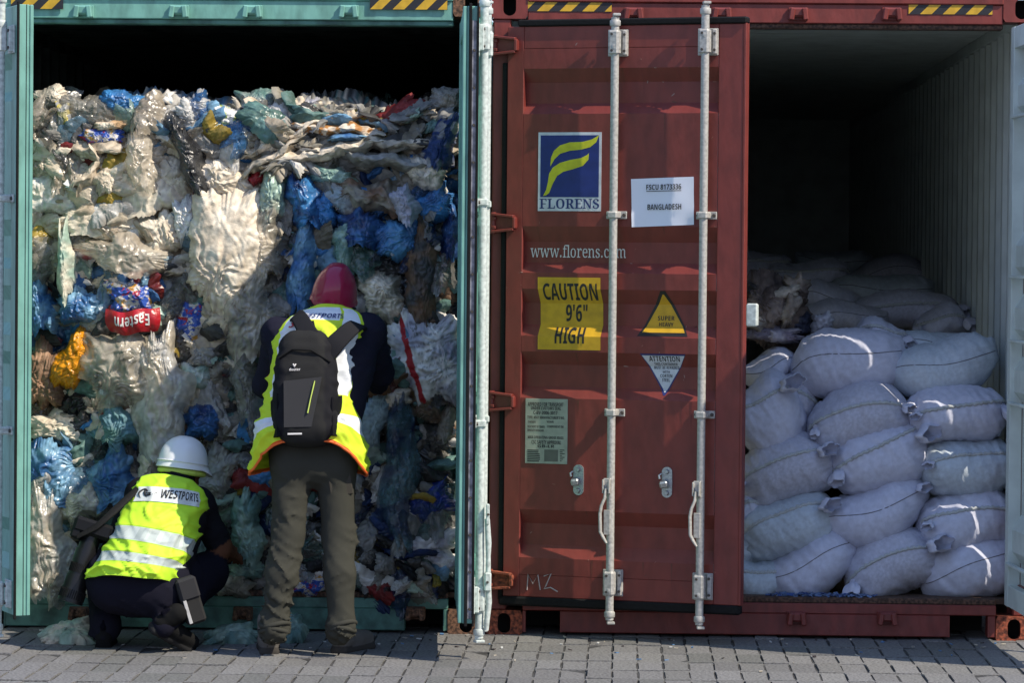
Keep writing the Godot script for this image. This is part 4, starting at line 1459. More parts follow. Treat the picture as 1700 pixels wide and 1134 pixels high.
	# pieces one can tell apart
	# px, py, w, h, turn, style, material, colours, print, out, name, label
	for s in [
		[201, 170, 76, 40, -4, "wad", "gloss", "azure", "blue", 0, 0.06, "plastic_bag", "bright blue crumpled bag on the top edge of the bales"],
		[150, 182, 112, 50, -8, "sheet", "clear", "grey", "stone", 0, 0.06, "plastic_film", "grey translucent film folded beside the bright blue bag"],
		[80, 166, 64, 40, 10, "wad", "film", "stone", "cream", 0, 0.03, "plastic_bag", "grey beige wad at the top corner next to the teal door edge"],
		[104, 190, 26, 44, 6, "sheet", "gloss", "yellow", "grey", 4, 0.1, "wrapper", "small wrapper with yellow print below the grey beige wad"],
		[172, 226, 86, 34, 4, "wad", "gloss", "red", "blue", 1, 0.1, "wrapper", "red and blue printed wrapper under the folded grey film"],
		[182, 208, 64, 17, 6, "wad", "film", "peach", "cream", 0, 0.12, "wrapper", "peach coloured rolled wrapper on the red and blue one"],
		[312, 262, 46, 124, 18, "drape", "gloss", "black", "dark", 0, 0.13, "plastic_bag", "twisted black bag hanging on the cream film"],
		[130, 262, 190, 66, 6, "sheet", "film", "cream", "beige", 0, 0.04, "plastic_film", "broad cream film across the upper bale below the printed wrapper"],
		[90, 322, 130, 76, 4, "sheet", "film", "cream", "white", 0, 0.07, "plastic_film", "cream sheet beside the teal door edge, over a shadowed fold"],
		[226, 300, 170, 110, -6, "drape", "film", "cream", "beige", 0, 0.06, "plastic_film", "large cream film with hanging folds below the broad cream one"],
		[372, 300, 100, 66, -24, "wad", "film", "cream", "beige", 0, 0.12, "plastic_film", "slanting cream flap beside the twisted black bag"],
		[306, 368, 46, 74, 4, "wad", "film", "white", "white", 0, 0.13, "foam_piece", "pure white lump below the twisted black bag"],
		[326, 180, 50, 52, 0, "sheet", "clear", "white", "blue", 4, 0.09, "plastic_bag", "clear bag with a blue mark near the top edge"],
		[374, 195, 54, 34, -8, "sheet", "gloss", "lime", "white", 4, 0.1, "wrapper", "yellow green printed wrapper near the top edge"],
		[372, 219, 38, 32, 0, "wad", "gloss", "sky", "azure", 0, 0.1, "plastic_bag", "light blue knot of film under the yellow green wrapper"],
		[414, 234, 58, 46, 30, "wad", "gloss", "black", "dark", 0, 0.07, "plastic_bag", "shiny black film tucked into the bale joint at the top"],
		[426, 172, 80, 44, -4, "wad", "gloss", "teal", "grey", 0, 0.03, "plastic_bag", "blue green film heap on the top edge right of the clear bag"],
		[452, 197, 78, 24, 4, "sheet", "gloss", "white", "red", 2, 0.09, "wrapper", "red and white striped packet near the top of the bales"],
		[500, 178, 70, 36, 0, "wad", "gloss", "lilac", "grey", 0, 0.02, "plastic_bag", "lilac grey film on the top edge behind the striped packet"],
		[470, 228, 140, 24, 24, "strip", "film", "cream", "beige", 0, 0.1, "plastic_film", "flattened cream layer sloping down at the start of the domed bale"],
		[556, 214, 160, 24, -3, "strip", "film", "cream", "orange2", 4, 0.1, "plastic_film", "flattened layer with orange stains along the top of the domed bale"],
		[650, 238, 180, 26, -6, "strip", "film", "stone", "beige", 0, 0.1, "plastic_film", "flattened stone coloured layer at the wall end of the domed bale"],
		[530, 254, 190, 28, 12, "strip", "film", "beige", "cream", 0, 0.14, "plastic_film", "flattened beige layer below the orange stained one"],
		[574, 229, 64, 14, 4, "strip", "gloss", "sky", "blue", 0, 0.15, "plastic_film", "thin blue layer in the domed bale"],
		[452, 262, 120, 22, 34, "strip", "film", "beige", "stone", 0, 0.14, "plastic_film", "flattened beige layer curving down past the red scrap"],
		[423, 296, 30, 22, 40, "wad", "gloss", "red", "red", 0, 0.12, "wrapper", "small red scrap at the foot of the domed bale"],
		[640, 266, 150, 26, -10, "strip", "film", "stone", "grey", 0, 0.14, "plastic_film", "dark edged folded layer under the domed bale"],
		[506, 216, 50, 16, 6, "wad", "film", "brown", "orange2", 0, 0.12, "cardboard_scrap", "brown rusty scrap on top of the domed bale"],
		[552, 292, 74, 30, -10, "sheet", "gloss", "mint", "teal", 0, 0.15, "plastic_bag", "green rolled bag under the layers of the domed bale"],
		[708, 288, 76, 54, -26, "wad", "film", "stone", "cream", 0, 0.14, "plastic_bag", "fat beige bag near the right end of the domed bale"],
		[737, 236, 52, 84, -16, "drape", "film", "grey", "navy", 4, 0.12, "plastic_bag", "grey bag with a blue foot hanging beside the container post"],
		[742, 166, 56, 40, 0, "wad", "film", "stone", "grey", 0, 0.0, "plastic_bag", "grey wad in the top corner beside the open teal door"],
		[506, 334, 62, 92, 12, "drape", "gloss", "azure", "navy", 0, 0.14, "plastic_bag", "blue bunched bag under the left end of the domed bale"],
		[536, 352, 44, 66, 10, "wad", "gloss", "blue", "azure", 0, 0.15, "plastic_bag", "small vivid blue wad against the pale blue film"],
		[566, 326, 70, 52, -18, "sheet", "film", "sky2", "grey", 0, 0.14, "plastic_film", "pale blue grey film beside the bunched blue bags"],
		[622, 326, 130, 48, -14, "strip", "film", "stone", "brown", 0, 0.15, "plastic_film", "long brown grey folded film under the domed bale"],
		[668, 340, 44, 64, 14, "drape", "film", "lilac", "lilac", 0, 0.22, "plastic_film", "flat lilac flap over the brown grey film"],
		[716, 340, 66, 50, 24, "sheet", "gloss", "azure", "blue", 0, 0.14, "plastic_bag", "crumpled blue bag right of the lilac flap"],
		[604, 378, 84, 66, -8, "drape", "gloss", "blue", "navy", 0, 0.14, "plastic_film", "dark blue film hanging below the brown grey folds"],
		[658, 396, 86, 64, 14, "sheet", "gloss", "azure2", "blue", 0, 0.16, "plastic_bag", "torn light blue bag above the brown netting"],
		[505, 432, 50, 200, -4, "drape", "gloss", "blue", "sky", 0, 0.12, "plastic_film", "long blue film hanging down beside the dark red helmet"],
		[448, 326, 52, 100, -8, "drape", "gloss", "mint", "stone", 0, 0.13, "plastic_bag", "pale green bag hanging at the joint of the bales"],
		[442, 398, 70, 120, -4, "drape", "clear", "stone", "cream", 0, 0.14, "plastic_film", "ragged beige film hanging at the joint between the bales"],
		[574, 404, 44, 74, -12, "drape", "gloss", "teal", "mint", 0, 0.14, "plastic_bag", "teal bag hanging above the dark red helmet"],
		[748, 392, 42, 100, 0, "drape", "gloss", "navy", "blue", 0, 0.06, "plastic_film", "dark blue film beside the container post"],
		[698, 446, 64, 170, 3, "drape", "film", "brown", "dark", 0, 0.12, "netting", "brown netting hanging in a long bunch beside the wall"],
		[632, 440, 90, 64, 12, "wad", "gloss", "black", "dark", 0, 0.07, "plastic_bag", "grooved black bag above the pale twisted roll"],
		[632, 490, 72, 84, 10, "wad", "gloss", "cream", "stone", 0, 0.13, "plastic_film", "pale twisted roll of film right of the dark red helmet"],
		[650, 522, 96, 46, 6, "wad", "gloss", "teal", "dark", 0, 0.08, "plastic_bag", "dark teal bag cupping the pale twisted roll"],
		[714, 602, 104, 150, 20, "sheet", "film", "white", "lilac", 3, 0.17, "printed_sack", "white printed sack with a red stripe hanging near the wall"],
		[620, 698, 44, 84, -16, "sheet", "film", "sky2", "sky2", 0, 0.17, "plastic_film", "torn light blue scrap beside the orange trimmed vest"],
		[655, 664, 70, 36, 24, "wad", "film", "stone", "beige", 4, 0.14, "wrapper", "beige printed roll pointing at the white printed sack"],
		[648, 648, 44, 28, 20, "wad", "gloss", "olive", "dark", 0, 0.1, "wrapper", "dull yellow wrapper under the printed sack"],
		[663, 785, 58, 236, 2, "drape", "clear", "teal2", "navy", 0, 0.17, "plastic_film", "long blue grey film hanging almost to the floor"],
		[713, 836, 82, 54, 26, "sheet", "gloss", "royal", "navy", 4, 0.15, "wrapper", "royal blue packet beside the long hanging film"],
		[716, 902, 88, 36, 18, "sheet", "film", "lilac", "white", 0, 0.16, "plastic_film", "white sheet lying below the royal blue packet"],
		[732, 928, 60, 34, -30, "sheet", "film", "white", "lilac", 0, 0.15, "plastic_film", "folded white corner under the white sheet"],
		[724, 966, 18, 28, 0, "wad", "gloss", "yellow", "olive", 0, 0.14, "wrapper", "small yellow wrapper near the floor by the wall"],
		[692, 976, 50, 30, -8, "wad", "gloss", "mint", "stone", 0, 0.15, "plastic_bag", "pale green wad on the threshold by the wall"],
		[513, 938, 76, 44, -8, "sheet", "gloss", "white", "red", 2, 0.13, "wrapper", "dark red and white packet seen between the standing legs"],
		[511, 970, 72, 40, 0, "wad", "film", "white", "grey", 1, 0.14, "plastic_bag", "white bag on the threshold seen between the standing legs"],
		[410, 870, 56, 120, 2, "drape", "gloss", "teal", "mint", 0, 0.15, "plastic_bag", "teal bag hanging beside the olive trousers"],
		[404, 946, 62, 36, 6, "wad", "gloss", "mint", "teal", 0, 0.16, "plastic_bag", "mint green film lying on the threshold before the crouching person"],
		[372, 420, 132, 180, -14, "sheet", "film", "cream", "beige", 0, 0.2, "plastic_film", "great cream film hanging down the bale joint"],
		[410, 530, 84, 130, 4, "drape", "clear", "cream", "stone", 0, 0.2, "plastic_film", "lower tail of cream film left of the standing person"],
		[410, 634, 50, 140, 2, "drape", "clear", "stone", "grey", 0, 0.16, "plastic_film", "thin grey film strip ending beside the standing elbow"],
		[107, 432, 28, 124, 2, "drape", "film", "mint", "cream", 0, 0.16, "plastic_film", "narrow mint strip near the teal door edge"],
		[139, 418, 48, 30, -4, "sheet", "gloss", "white", "red", 2, 0.1, "wrapper", "white wrapper with a red band beside the mint strip"],
		[200, 424, 160, 66, -4, "drape", "clear", "beige", "cream", 0, 0.14, "plastic_film", "thin beige film over the printed wrappers"],
		[258, 437, 56, 30, 0, "wad", "gloss", "sky2", "dark", 0, 0.14, "bottle", "squashed blue grey bottle above the red crisp packet"],
		[66, 508, 50, 96, 6, "drape", "gloss", "blue", "sky", 0, 0.1, "plastic_bag", "blue bag pressed against the teal door edge"],
		[130, 512, 80, 62, 0, "wad", "gloss", "sky", "blue", 0, 0.14, "plastic_bag", "rounded blue bag left of the red crisp packet"],
		[232, 463, 46, 32, 24, "wad", "gloss", "red", "dark", 0, 0.14, "wrapper", "dark red scrap above the crisp packet"],
		[122, 602, 56, 108, -28, "wad", "gloss", "orange", "orange", 0, 0.15, "plastic_bag", "vivid orange torn bag"],
		[72, 630, 60, 110, 0, "wad", "film", "brown2", "brown", 0, 0.11, "paper_wad", "crumpled brown paper beside the orange bag"],
		[128, 672, 64, 50, 20, "wad", "gloss", "black", "black", 0, 0.08, "plastic_bag", "black bag below the orange one"],
		[205, 618, 150, 130, -12, "wad", "clear", "cream", "stone", 0, 0.18, "plastic_bag", "big clear bag bulging below the red crisp packet"],
		[268, 650, 90, 210, 3, "drape", "clear", "cream", "white", 0, 0.2, "plastic_film", "clear crinkled film hanging from the big clear bag"],
		[316, 532, 62, 90, -20, "wad", "gloss", "red", "blue", 1, 0.1, "wrapper", "bundle of red and blue printed wrappers right of the crisp packet"],
		[320, 626, 46, 46, 0, "wad", "film", "mint", "white", 0, 0.12, "paper_wad", "mint green tissue below the printed wrappers"],
		[336, 592, 56, 50, 0, "wad", "film", "grey", "stone", 0, 0.1, "plastic_bag", "grey wad right of the mint tissue"],
		[336, 700, 68, 64, 0, "wad", "gloss", "blue", "navy", 0, 0.12, "plastic_bag", "dark blue wad above the white helmet"],
		[190, 704, 86, 74, 0, "drape", "film", "teal2", "teal", 0, 0.14, "cloth_scrap", "teal blue cloth with a ragged edge"],
		[96, 714, 104, 46, -4, "wad", "film", "cream", "beige", 0, 0.13, "plastic_bag", "folded cream bag left of the teal cloth"],
		[94, 782, 124, 96, 4, "drape", "gloss", "sky", "blue", 0, 0.14, "plastic_film", "shiny light blue film below the folded cream bag"],
		[186, 796, 88, 100, -6, "drape", "gloss", "blue", "sky", 0, 0.14, "plastic_film", "deeper blue film left of the white helmet"],
		[76, 910, 96, 180, 4, "drape", "clear", "white", "cream", 0, 0.2, "plastic_film", "clear crinkled film drooping at the lower corner by the teal door edge"],
		[93, 976, 34, 60, 0, "drape", "clear", "cream", "stone", 0, 0.26, "plastic_film", "dirty tip of film hanging over the threshold"],
		[134, 838, 76, 72, 20, "wad", "film", "stone", "cream", 0, 0.17, "plastic_film", "stone coloured film above the camera"],
		[250, 764, 40, 70, -6, "drape", "film", "cream", "beige", 0, 0.15, "plastic_film", "cream film touching the white helmet"],
		[362, 790, 60, 96, -24, "sheet", "film", "stone", "grey", 0, 0.14, "plastic_film", "grey beige flap behind the white helmet"],
		[386, 972, 64, 42, 4, "wad", "film", "cream", "stone", 0, 0.17, "plastic_bag", "cream bag on the threshold beside the crouching knee"],
		[428, 782, 40, 84, -6, "sheet", "gloss", "white", "red", 3, 0.1, "wrapper", "white and red packet beside the standing hip"],
		[232, 268, 60, 100, 4, "drape", "clear", "cream", "cream", 0, 0.12, "plastic_film", "thin tail of film hanging over the large cream folds"],
		[80, 250, 70, 56, 8, "wad", "film", "beige", "cream", 0, 0.06, "plastic_bag", "rounded beige bag next to the teal door edge"],
		[150, 368, 170, 46, -3, "drape", "film", "beige", "cream", 0, 0.08, "plastic_film", "lower cream layer with a dark gap beneath, above the mint strip"],
		[268, 390, 70, 70, 20, "sheet", "film", "cream", "beige", 0, 0.12, "plastic_film", "slanting cream sheet left of the pure white lump"],
		[622, 560, 60, 50, 0, "wad", "gloss", "stone", "dark", 0, 0.08, "plastic_bag", "dark stone coloured bag behind the bent elbow"],
		[742, 520, 44, 70, 0, "wad", "film", "dark", "black", 0, 0.03, "plastic_bag", "small black bag beside the wall just above the white printed sack"],
		[640, 760, 50, 70, 6, "wad", "film", "brown", "dark", 0, 0.06, "cardboard_scrap", "brown card left of the long hanging film"],
		[738, 770, 40, 70, 0, "wad", "gloss", "teal", "dark", 0, 0.06, "plastic_bag", "dark green bag against the wall above the royal blue packet"],
		[742, 700, 40, 70, -10, "drape", "film", "stone", "brown", 0, 0.08, "plastic_film", "stone brown film against the wall under the printed sack"],
	]:
		hero(s)
	# the upside down crisp packet with its lettering
	var packet := thing("crisp_packet", "red crisp packet with upside down white lettering and an orange and blue print", "packet", spot(221, 512, 0.06))
	packet.basis = Basis(Vector3(0, 0, 1), 0.08)
	nc.seed = 44
	part("foil", film(0.25, 0.17, "wad", 61, Color(0.5, 0.25, 0.05), Color(0.1, 0.15, 0.5), 1), M.gloss, packet, Transform3D(Basis.IDENTITY, Vector3(-0.005, 0.045, 0)))
	var band := PackedVector3Array()
	var place := func(g: Vector2) -> Vector3:
		return Vector3(g.x * 0.125 * (1.0 - 0.16 * g.y * g.y * (1.0 if g.y < 0 else 0.2)), -0.062 + g.y * 0.052 + 0.012 * g.x * g.x + 0.006 * sin(g.x * 5.0), 0.085 - 0.05 * g.x * g.x - 0.02 * g.y * g.y + 0.006 * sin(g.x * 9.0 + g.y))
	for j in 9:
		for i in 25:
			band.append(place.call(Vector2(-1.0 + i / 12.0, -1.0 + j / 4.0)))
	b = MB.new()
	b.col = Color(0.4, 0.012, 0.02)
	b.grid(band, 25, 9)
	part("red_band", b.done(), M.gloss, packet)
	words("Eastern", Rect2(-0.62, -0.45, 1.25, 1.0), true, "Droid Sans", 0.2, func(g): return place.call(g) + Vector3(0, 0, 0.003), "lettering", M.white_ink, packet, PI)

func hero(s: Array) -> void:
	var extra := {azure = Color(0.06, 0.25, 0.55), azure2 = Color(0.1, 0.3, 0.55), yellow = Color(0.6, 0.48, 0.05), peach = Color(0.62, 0.4, 0.22), lime = Color(0.35, 0.5, 0.06), orange2 = Color(0.42, 0.2, 0.07), sky2 = Color(0.32, 0.42, 0.48), olive = Color(0.25, 0.22, 0.04), teal2 = Color(0.14, 0.27, 0.33), royal = Color(0.02, 0.04, 0.3), brown2 = Color(0.4, 0.24, 0.15)}
	extra.merge(tones)
	var k := 16.0 / FOCAL
	var at := spot(s[0], s[1], -0.1 + s[10])
	var o := thing(s[11], s[12], s[11].replace("_", " "), at)
	o.basis = Basis(Vector3(0, 0, 1), deg_to_rad(s[4]))
	var sd: int = int(s[0]) * 3 + int(s[1])
	part("crumple", film(s[2] * k * 1.02, s[3] * k * 1.02, s[5], sd % 997, extra[s[7]], extra[s[8]], s[9]), M[s[6]], o)

func build_litter() -> void:
	var lb := MB.new()
	R.seed = 15
	for k in 90:
		var q := Vector3(R.randf_range(-2.6, 1.7), 0.014, absf(R.randfn(0.0, 0.5)) + 0.05)
		lb.col = [Color(0.6, 0.6, 0.58), Color(0.3, 0.28, 0.25), Color(0.06, 0.05, 0.05), Color(0.5, 0.45, 0.35), Color(0.1, 0.2, 0.35)][R.randi() % 5]
		lb.box(q, Vector3(R.randf_range(0.004, 0.018), 0.004, R.randf_range(0.004, 0.02)), Basis.from_euler(Vector3(R.randf_range(-0.3, 0.3), R.randf() * TAU, R.randf_range(-0.3, 0.3))), 0)
	tag(part("litter_flakes", lb.done(), M.film, self), "tiny plastic flakes and crumbs scattered on the paving before the containers", "flakes", "", "stuff")
	for s in [[114, 1068, 0.23, 0.13, "mint", "cream", "pale green crumpled bag on the paving under the teal sill, left of the crouching person"], [380, 1068, 0.24, 0.1, "teal", "mint", "teal crumpled bag flat on the paving between the two people"], [484, 1066, 0.1, 0.17, "teal", "mint", "teal bag standing up behind the boot of the standing person"]]:
		var at := on_ground(s[0], s[1] + 4)
		var o := thing("plastic_bag", s[6], "plastic bag", at)
		var c: Color = tones[s[4]] * 0.9
		for k in 3:
			var w: float = s[2] * [1.0, 0.75, 0.6][k]
			var h: float = s[3] * [1.0, 0.8, 0.5][k]
			var turn := Basis.from_euler(Vector3([-0.5, -1.1, -0.2][k], 0, [0.25, -0.2, 0.5][k]))
			part("crumple", film(w, h, "wad", 70 + k + int(s[0]), c, tones[s[5]] * 0.8, 0, 0.03), M.film if k else M.gloss, o, Transform3D(turn, Vector3([0.0, 0.03, -0.05][k], h * 0.4 + 0.01, [0.0, 0.03, 0.04][k])))


# ---------- people ----------
# bones: [from, to, radius, radius, colour]; joined by a smooth union on a grid and meshed by surface nets
func flesh(mb: MB, bones: Array, cell: float, blend: float, wrinkle: float, colour_edge := 0.0) -> void:
	var lo := Vector3(1e9, 1e9, 1e9)
	var hi := -lo
	for q in bones:
		var r := maxf(q[2], q[3]) + blend * 2.0 + cell * 2.0
		for e in 2:
			lo = lo.min(q[e] - Vector3(r, r, r))
			hi = hi.max(q[e] + Vector3(r, r, r))
	var nx := int((hi.x - lo.x) / cell) + 2
	var ny := int((hi.y - lo.y) / cell) + 2
	var nz := int((hi.z - lo.z) / cell) + 2
	var f := PackedFloat32Array()
	f.resize(nx * ny * nz)
	var kk := 1.0 / (blend * 0.5)
	for q in bones:
		var a: Vector3 = q[0]
		var ba: Vector3 = q[1] - q[0]
		var ra: float = q[2]
		var rb: float = q[3]
		var bb := maxf(ba.length_squared(), 1e-8)
		var reach := maxf(ra, rb) + blend * 2.0
		var l := a.min(q[1]) - Vector3(reach, reach, reach) - lo
		var h := a.max(q[1]) + Vector3(reach, reach, reach) - lo
		for z in range(maxi(0, int(l.z / cell)), mini(nz, int(h.z / cell) + 2)):
			for y in range(maxi(0, int(l.y / cell)), mini(ny, int(h.y / cell) + 2)):
				var row := (z * ny + y) * nx
				for x in range(maxi(0, int(l.x / cell)), mini(nx, int(h.x / cell) + 2)):
					var p := lo + Vector3(x, y, z) * cell - a
					var t := clampf(p.dot(ba) / bb, 0.0, 1.0)
					var d: float = (p - ba * t).length() - lerpf(ra, rb, t)
					if d < reach:
						f[row + x] += exp(-kk * d)
	for k in f.size():
		f[k] = -log(maxf(f[k], 1e-12)) / kk
	if wrinkle > 0.0:
		for z in nz:
			for y in ny:
				var row := (z * ny + y) * nx
				for x in nx:
					if absf(f[row + x]) < cell * 2.5:
						var p := lo + Vector3(x, y, z) * cell
						var w1 := maxf(0.0, ridged(p.x * 3.5, p.y * 13.0 + p.x * 9.0 + p.z * 5.0, p.z * 4.0))
						var w2 := maxf(0.0, ridged(p.x * 8.0, p.y * 24.0 - p.x * 17.0, p.z * 8.0 + 3.0))
						f[row + x] -= wrinkle * (w1 * w1 + 0.6 * w2 * w2 - 0.4) * (1.5 if p.y < 0.62 else 0.55) * clampf(0.7 + 0.9 * nb.get_noise_3d(p.x * 3.0, p.y * 4.0, p.z * 3.0), 0.1, 1.4)
	var at := {}
	var p := PackedVector3Array()
	var base := mb.v.size()
	var sx := 1
	var sy := nx
	var sz := nx * ny
	var offs := [0, sx, sy, sx + sy, sz, sx + sz, sy + sz, sx + sy + sz]
	for z in nz - 1:
		for y in ny - 1:
			var row := (z * ny + y) * nx
			for x in nx - 1:
				var i := row + x
				var first := f[i] < 0.0
				if first == (f[i + 1] < 0.0) and first == (f[i + sy] < 0.0) and first == (f[i + sz] < 0.0) and first == (f[i + sy + 1] < 0.0) and first == (f[i + sz + 1] < 0.0) and first == (f[i + sy + sz] < 0.0) and first == (f[i + sy + sz + 1] < 0.0):
					continue
				var sum := Vector3.ZERO
				var count := 0
				for e in [[0, 1], [2, 3], [4, 5], [6, 7], [0, 2], [1, 3], [4, 6], [5, 7], [0, 4], [1, 5], [2, 6], [3, 7]]:
					var va := f[i + offs[e[0]]]
					var vb := f[i + offs[e[1]]]
					if (va < 0.0) != (vb < 0.0):
						var t := va / (va - vb)
						var pa := Vector3(e[0] & 1, (e[0] >> 1) & 1, e[0] >> 2)
						var pb := Vector3(e[1] & 1, (e[1] >> 1) & 1, e[1] >> 2)
						sum += pa.lerp(pb, t)
						count += 1
				at[i] = p.size()
				p.append(lo + (Vector3(x, y, z) + sum / count) * cell)
	var nn := PackedVector3Array()
	nn.resize(p.size())
	for i in at:
		for e in [[sx, sy, sz], [sy, sz, sx], [sz, sx, sy]]:
			var j: int = i + e[0]
			if j >= f.size() or (f[i] < 0.0) == (f[j] < 0.0):
				continue
			var q := [at.get(i - e[1] - e[2], -1), at.get(i - e[2], -1), i, at.get(i - e[1], -1)]
			q[2] = at[i]
			if q[0] < 0 or q[1] < 0 or q[3] < 0:
				continue
			if f[i] >= 0.0:
				q.reverse()
			var g := (p[q[2]] - p[q[0]]).cross(p[q[3]] - p[q[1]])
			for v in q:
				nn[v] += g
			mb.ix.append_array(PackedInt32Array([base + q[0], base + q[2], base + q[1], base + q[0], base + q[3], base + q[2]]))
	for k in p.size():
		mb.v.append(p[k])
		mb.n.append(nn[k].normalized() if nn[k].length_squared() > 0 else Vector3.UP)
		mb.uv.append(Vector2(p[k].x, p[k].y))
		var best := 1e9
		var c := Color.WHITE
		for q in bones:
			var ba: Vector3 = q[1] - q[0]
			var t := clampf((p[k] - q[0]).dot(ba) / maxf(ba.length_squared(), 1e-8), 0.0, 1.0)
			var d: float = (p[k] - q[0] - ba * t).length() - lerpf(q[2], q[3], t)
			if d < best:
				best = d
				c = q[4]
		mb.c.append(c)

# a hand that starts at the wrist and points along dir, palm towards palm_dir; curl 0 open .. 1 closed
func hand(mb: MB, wrist: Vector3, dir: Vector3, palm_dir: Vector3, curl: float, right: float, skin: Color) -> void:
	dir = dir.normalized()
	var side := dir.cross(palm_dir).normalized() * right
	var down := palm_dir.normalized()
	var bones := []
	for k in 4:
		var s := (k - 1.5) * 0.02
		bones.append([wrist + side * s * 0.5, wrist + dir * 0.085 + side * s, 0.016, 0.013, skin])
		var l: float = [0.04, 0.045, 0.042, 0.033][k]
		var a := wrist + dir * 0.088 + side * s * 1.08
		var d1 := (dir + down * curl * 0.8).normalized()
		var d2 := (dir + down * curl * 2.2).normalized()
		bones.append([a, a + d1 * l, 0.0092, 0.0085, skin])
		bones.append([a + d1 * l, a + d1 * l + d2 * l * 0.8, 0.0085, 0.0068, skin])
	var th := wrist + dir * 0.03 - side * 0.028
	bones.append([wrist + dir * 0.01 - side * 0.012, th - side * 0.008 + dir * 0.015, 0.015, 0.012, skin])
	bones.append([th - side * 0.008 + dir * 0.015, th - side * 0.022 + dir * 0.05 + down * 0.015, 0.0115, 0.0085, skin])
	flesh(mb, bones, 0.0042, 0.008, 0.0)

# a head with face, ears and hair; fwd is where it looks
func head_bones(c: Vector3, fwd: Vector3, up: Vector3, skin: Color, hair: Color) -> Array:
	var side := fwd.cross(up).normalized()
	var r := []
	r.append([c + up * 0.025 - fwd * 0.02, c + up * 0.02 + fwd * 0.02, 0.082, 0.078, hair])
	r.append([c - up * 0.02 + fwd * 0.03, c - up * 0.07 + fwd * 0.055, 0.062, 0.042, skin])
	r.append([c + up * 0.0 + fwd * 0.09, c - up * 0.03 + fwd * 0.105, 0.009, 0.013, skin])
	r.append([c - up * 0.062 + fwd * 0.092 - side * 0.014, c - up * 0.062 + fwd * 0.092 + side * 0.014, 0.007, 0.007, skin * Color(1.1, 0.75, 0.75)])
	for s in [-1.0, 1.0]:
		r.append([c + side * s * 0.08 + up * 0.012 - fwd * 0.006, c + side * s * 0.078 - up * 0.028, 0.014, 0.011, skin])
		r.append([c + side * s * 0.03 + up * 0.006 + fwd * 0.083, c + side * s * 0.032 + up * 0.006 + fwd * 0.084, 0.009, 0.009, Color(0.03, 0.02, 0.02)])
		r.append([c + side * s * 0.045 + up * 0.024 + fwd * 0.082, c + side * s * 0.018 + up * 0.024 + fwd * 0.088, 0.007, 0.007, hair])
	return r

# a shell of rings; each ring [left px, py, right px, py, z, half depth, drop]; returns the point function's data
func shell_point(rings: Array, u: float, v: float, sd: float, puff: float) -> Vector3:
	var f := v * (rings.size() - 1)
	var k := mini(int(f), rings.size() - 2)
	var t := f - k
	# Catmull-Rom between the rings
	var r := []
	for m in 6:
		var p0: float = rings[maxi(k - 1, 0)][m]
		var p1: float = rings[k][m]
		var p2: float = rings[k + 1][m]
		var p3: float = rings[mini(k + 2, rings.size() - 1)][m]
		r.append(0.5 * (2.0 * p1 + (p2 - p0) * t + (2.0 * p0 - 5.0 * p1 + 4.0 * p2 - p3) * t * t + (3.0 * p1 - p0 - 3.0 * p2 + p3) * t * t * t))
	var l := spot(r[0], r[1], r[4])
	var q := spot(r[2], r[3], r[4])
	var a := u * TAU
	var ca := cos(a)
	var sa := sin(a)
	var mid := (l + q) / 2
	var half := (q - l) / 2
	var o: Vector3 = mid + half * signf(ca) * pow(absf(ca), 0.9) + Vector3(0, 0.25, 0.97) * signf(sa) * pow(absf(sa), 0.8) * r[5]
	var r1 := maxf(0.0, ridged(o.x * 5.0 + o.y * 3.0, o.y * 7.0 - o.x * 4.0, sd))
	var r2 := maxf(0.0, ridged(o.x * 11.0, o.y * 15.0 + o.x * 8.0, sd + 4.0))
	var w := puff * (1.1 * r1 * r1 - 0.4) + puff * 0.7 * r2 * r2
	return o + Vector3(ca * half.normalized().x, 0.1, sa) * w

func hem_drop(u: float, v: float, sd: float, hem: float) -> float:
	var side := pow(absf(cos(u * TAU)), 2.0)
	return smoothstep(0.7, 1.0, v) * hem * (sin(u * TAU * 5.0 + sd) * 0.5 + (3.4 - 6.0 * side if hem > 0.01 else 0.0))

func make_shell(rings: Array, nu: int, nv: int, sd: float, puff: float, hem: float) -> MB:
	var p := PackedVector3Array()
	var uvs := PackedVector2Array()
	for j in nv:
		for i in nu + 1:
			var u := float(i) / nu
			var v := float(j) / (nv - 1)
			var q := shell_point(rings, fmod(u, 1.0), v, sd, puff * (0.4 + 0.6 * v))
			q.y += hem_drop(u, v, sd, hem)
			p.append(q)
			uvs.append(Vector2(u, v))
	var b := MB.new()
	b.grid(p, nu + 1, nv, false, PackedColorArray(), uvs, false)
	return b

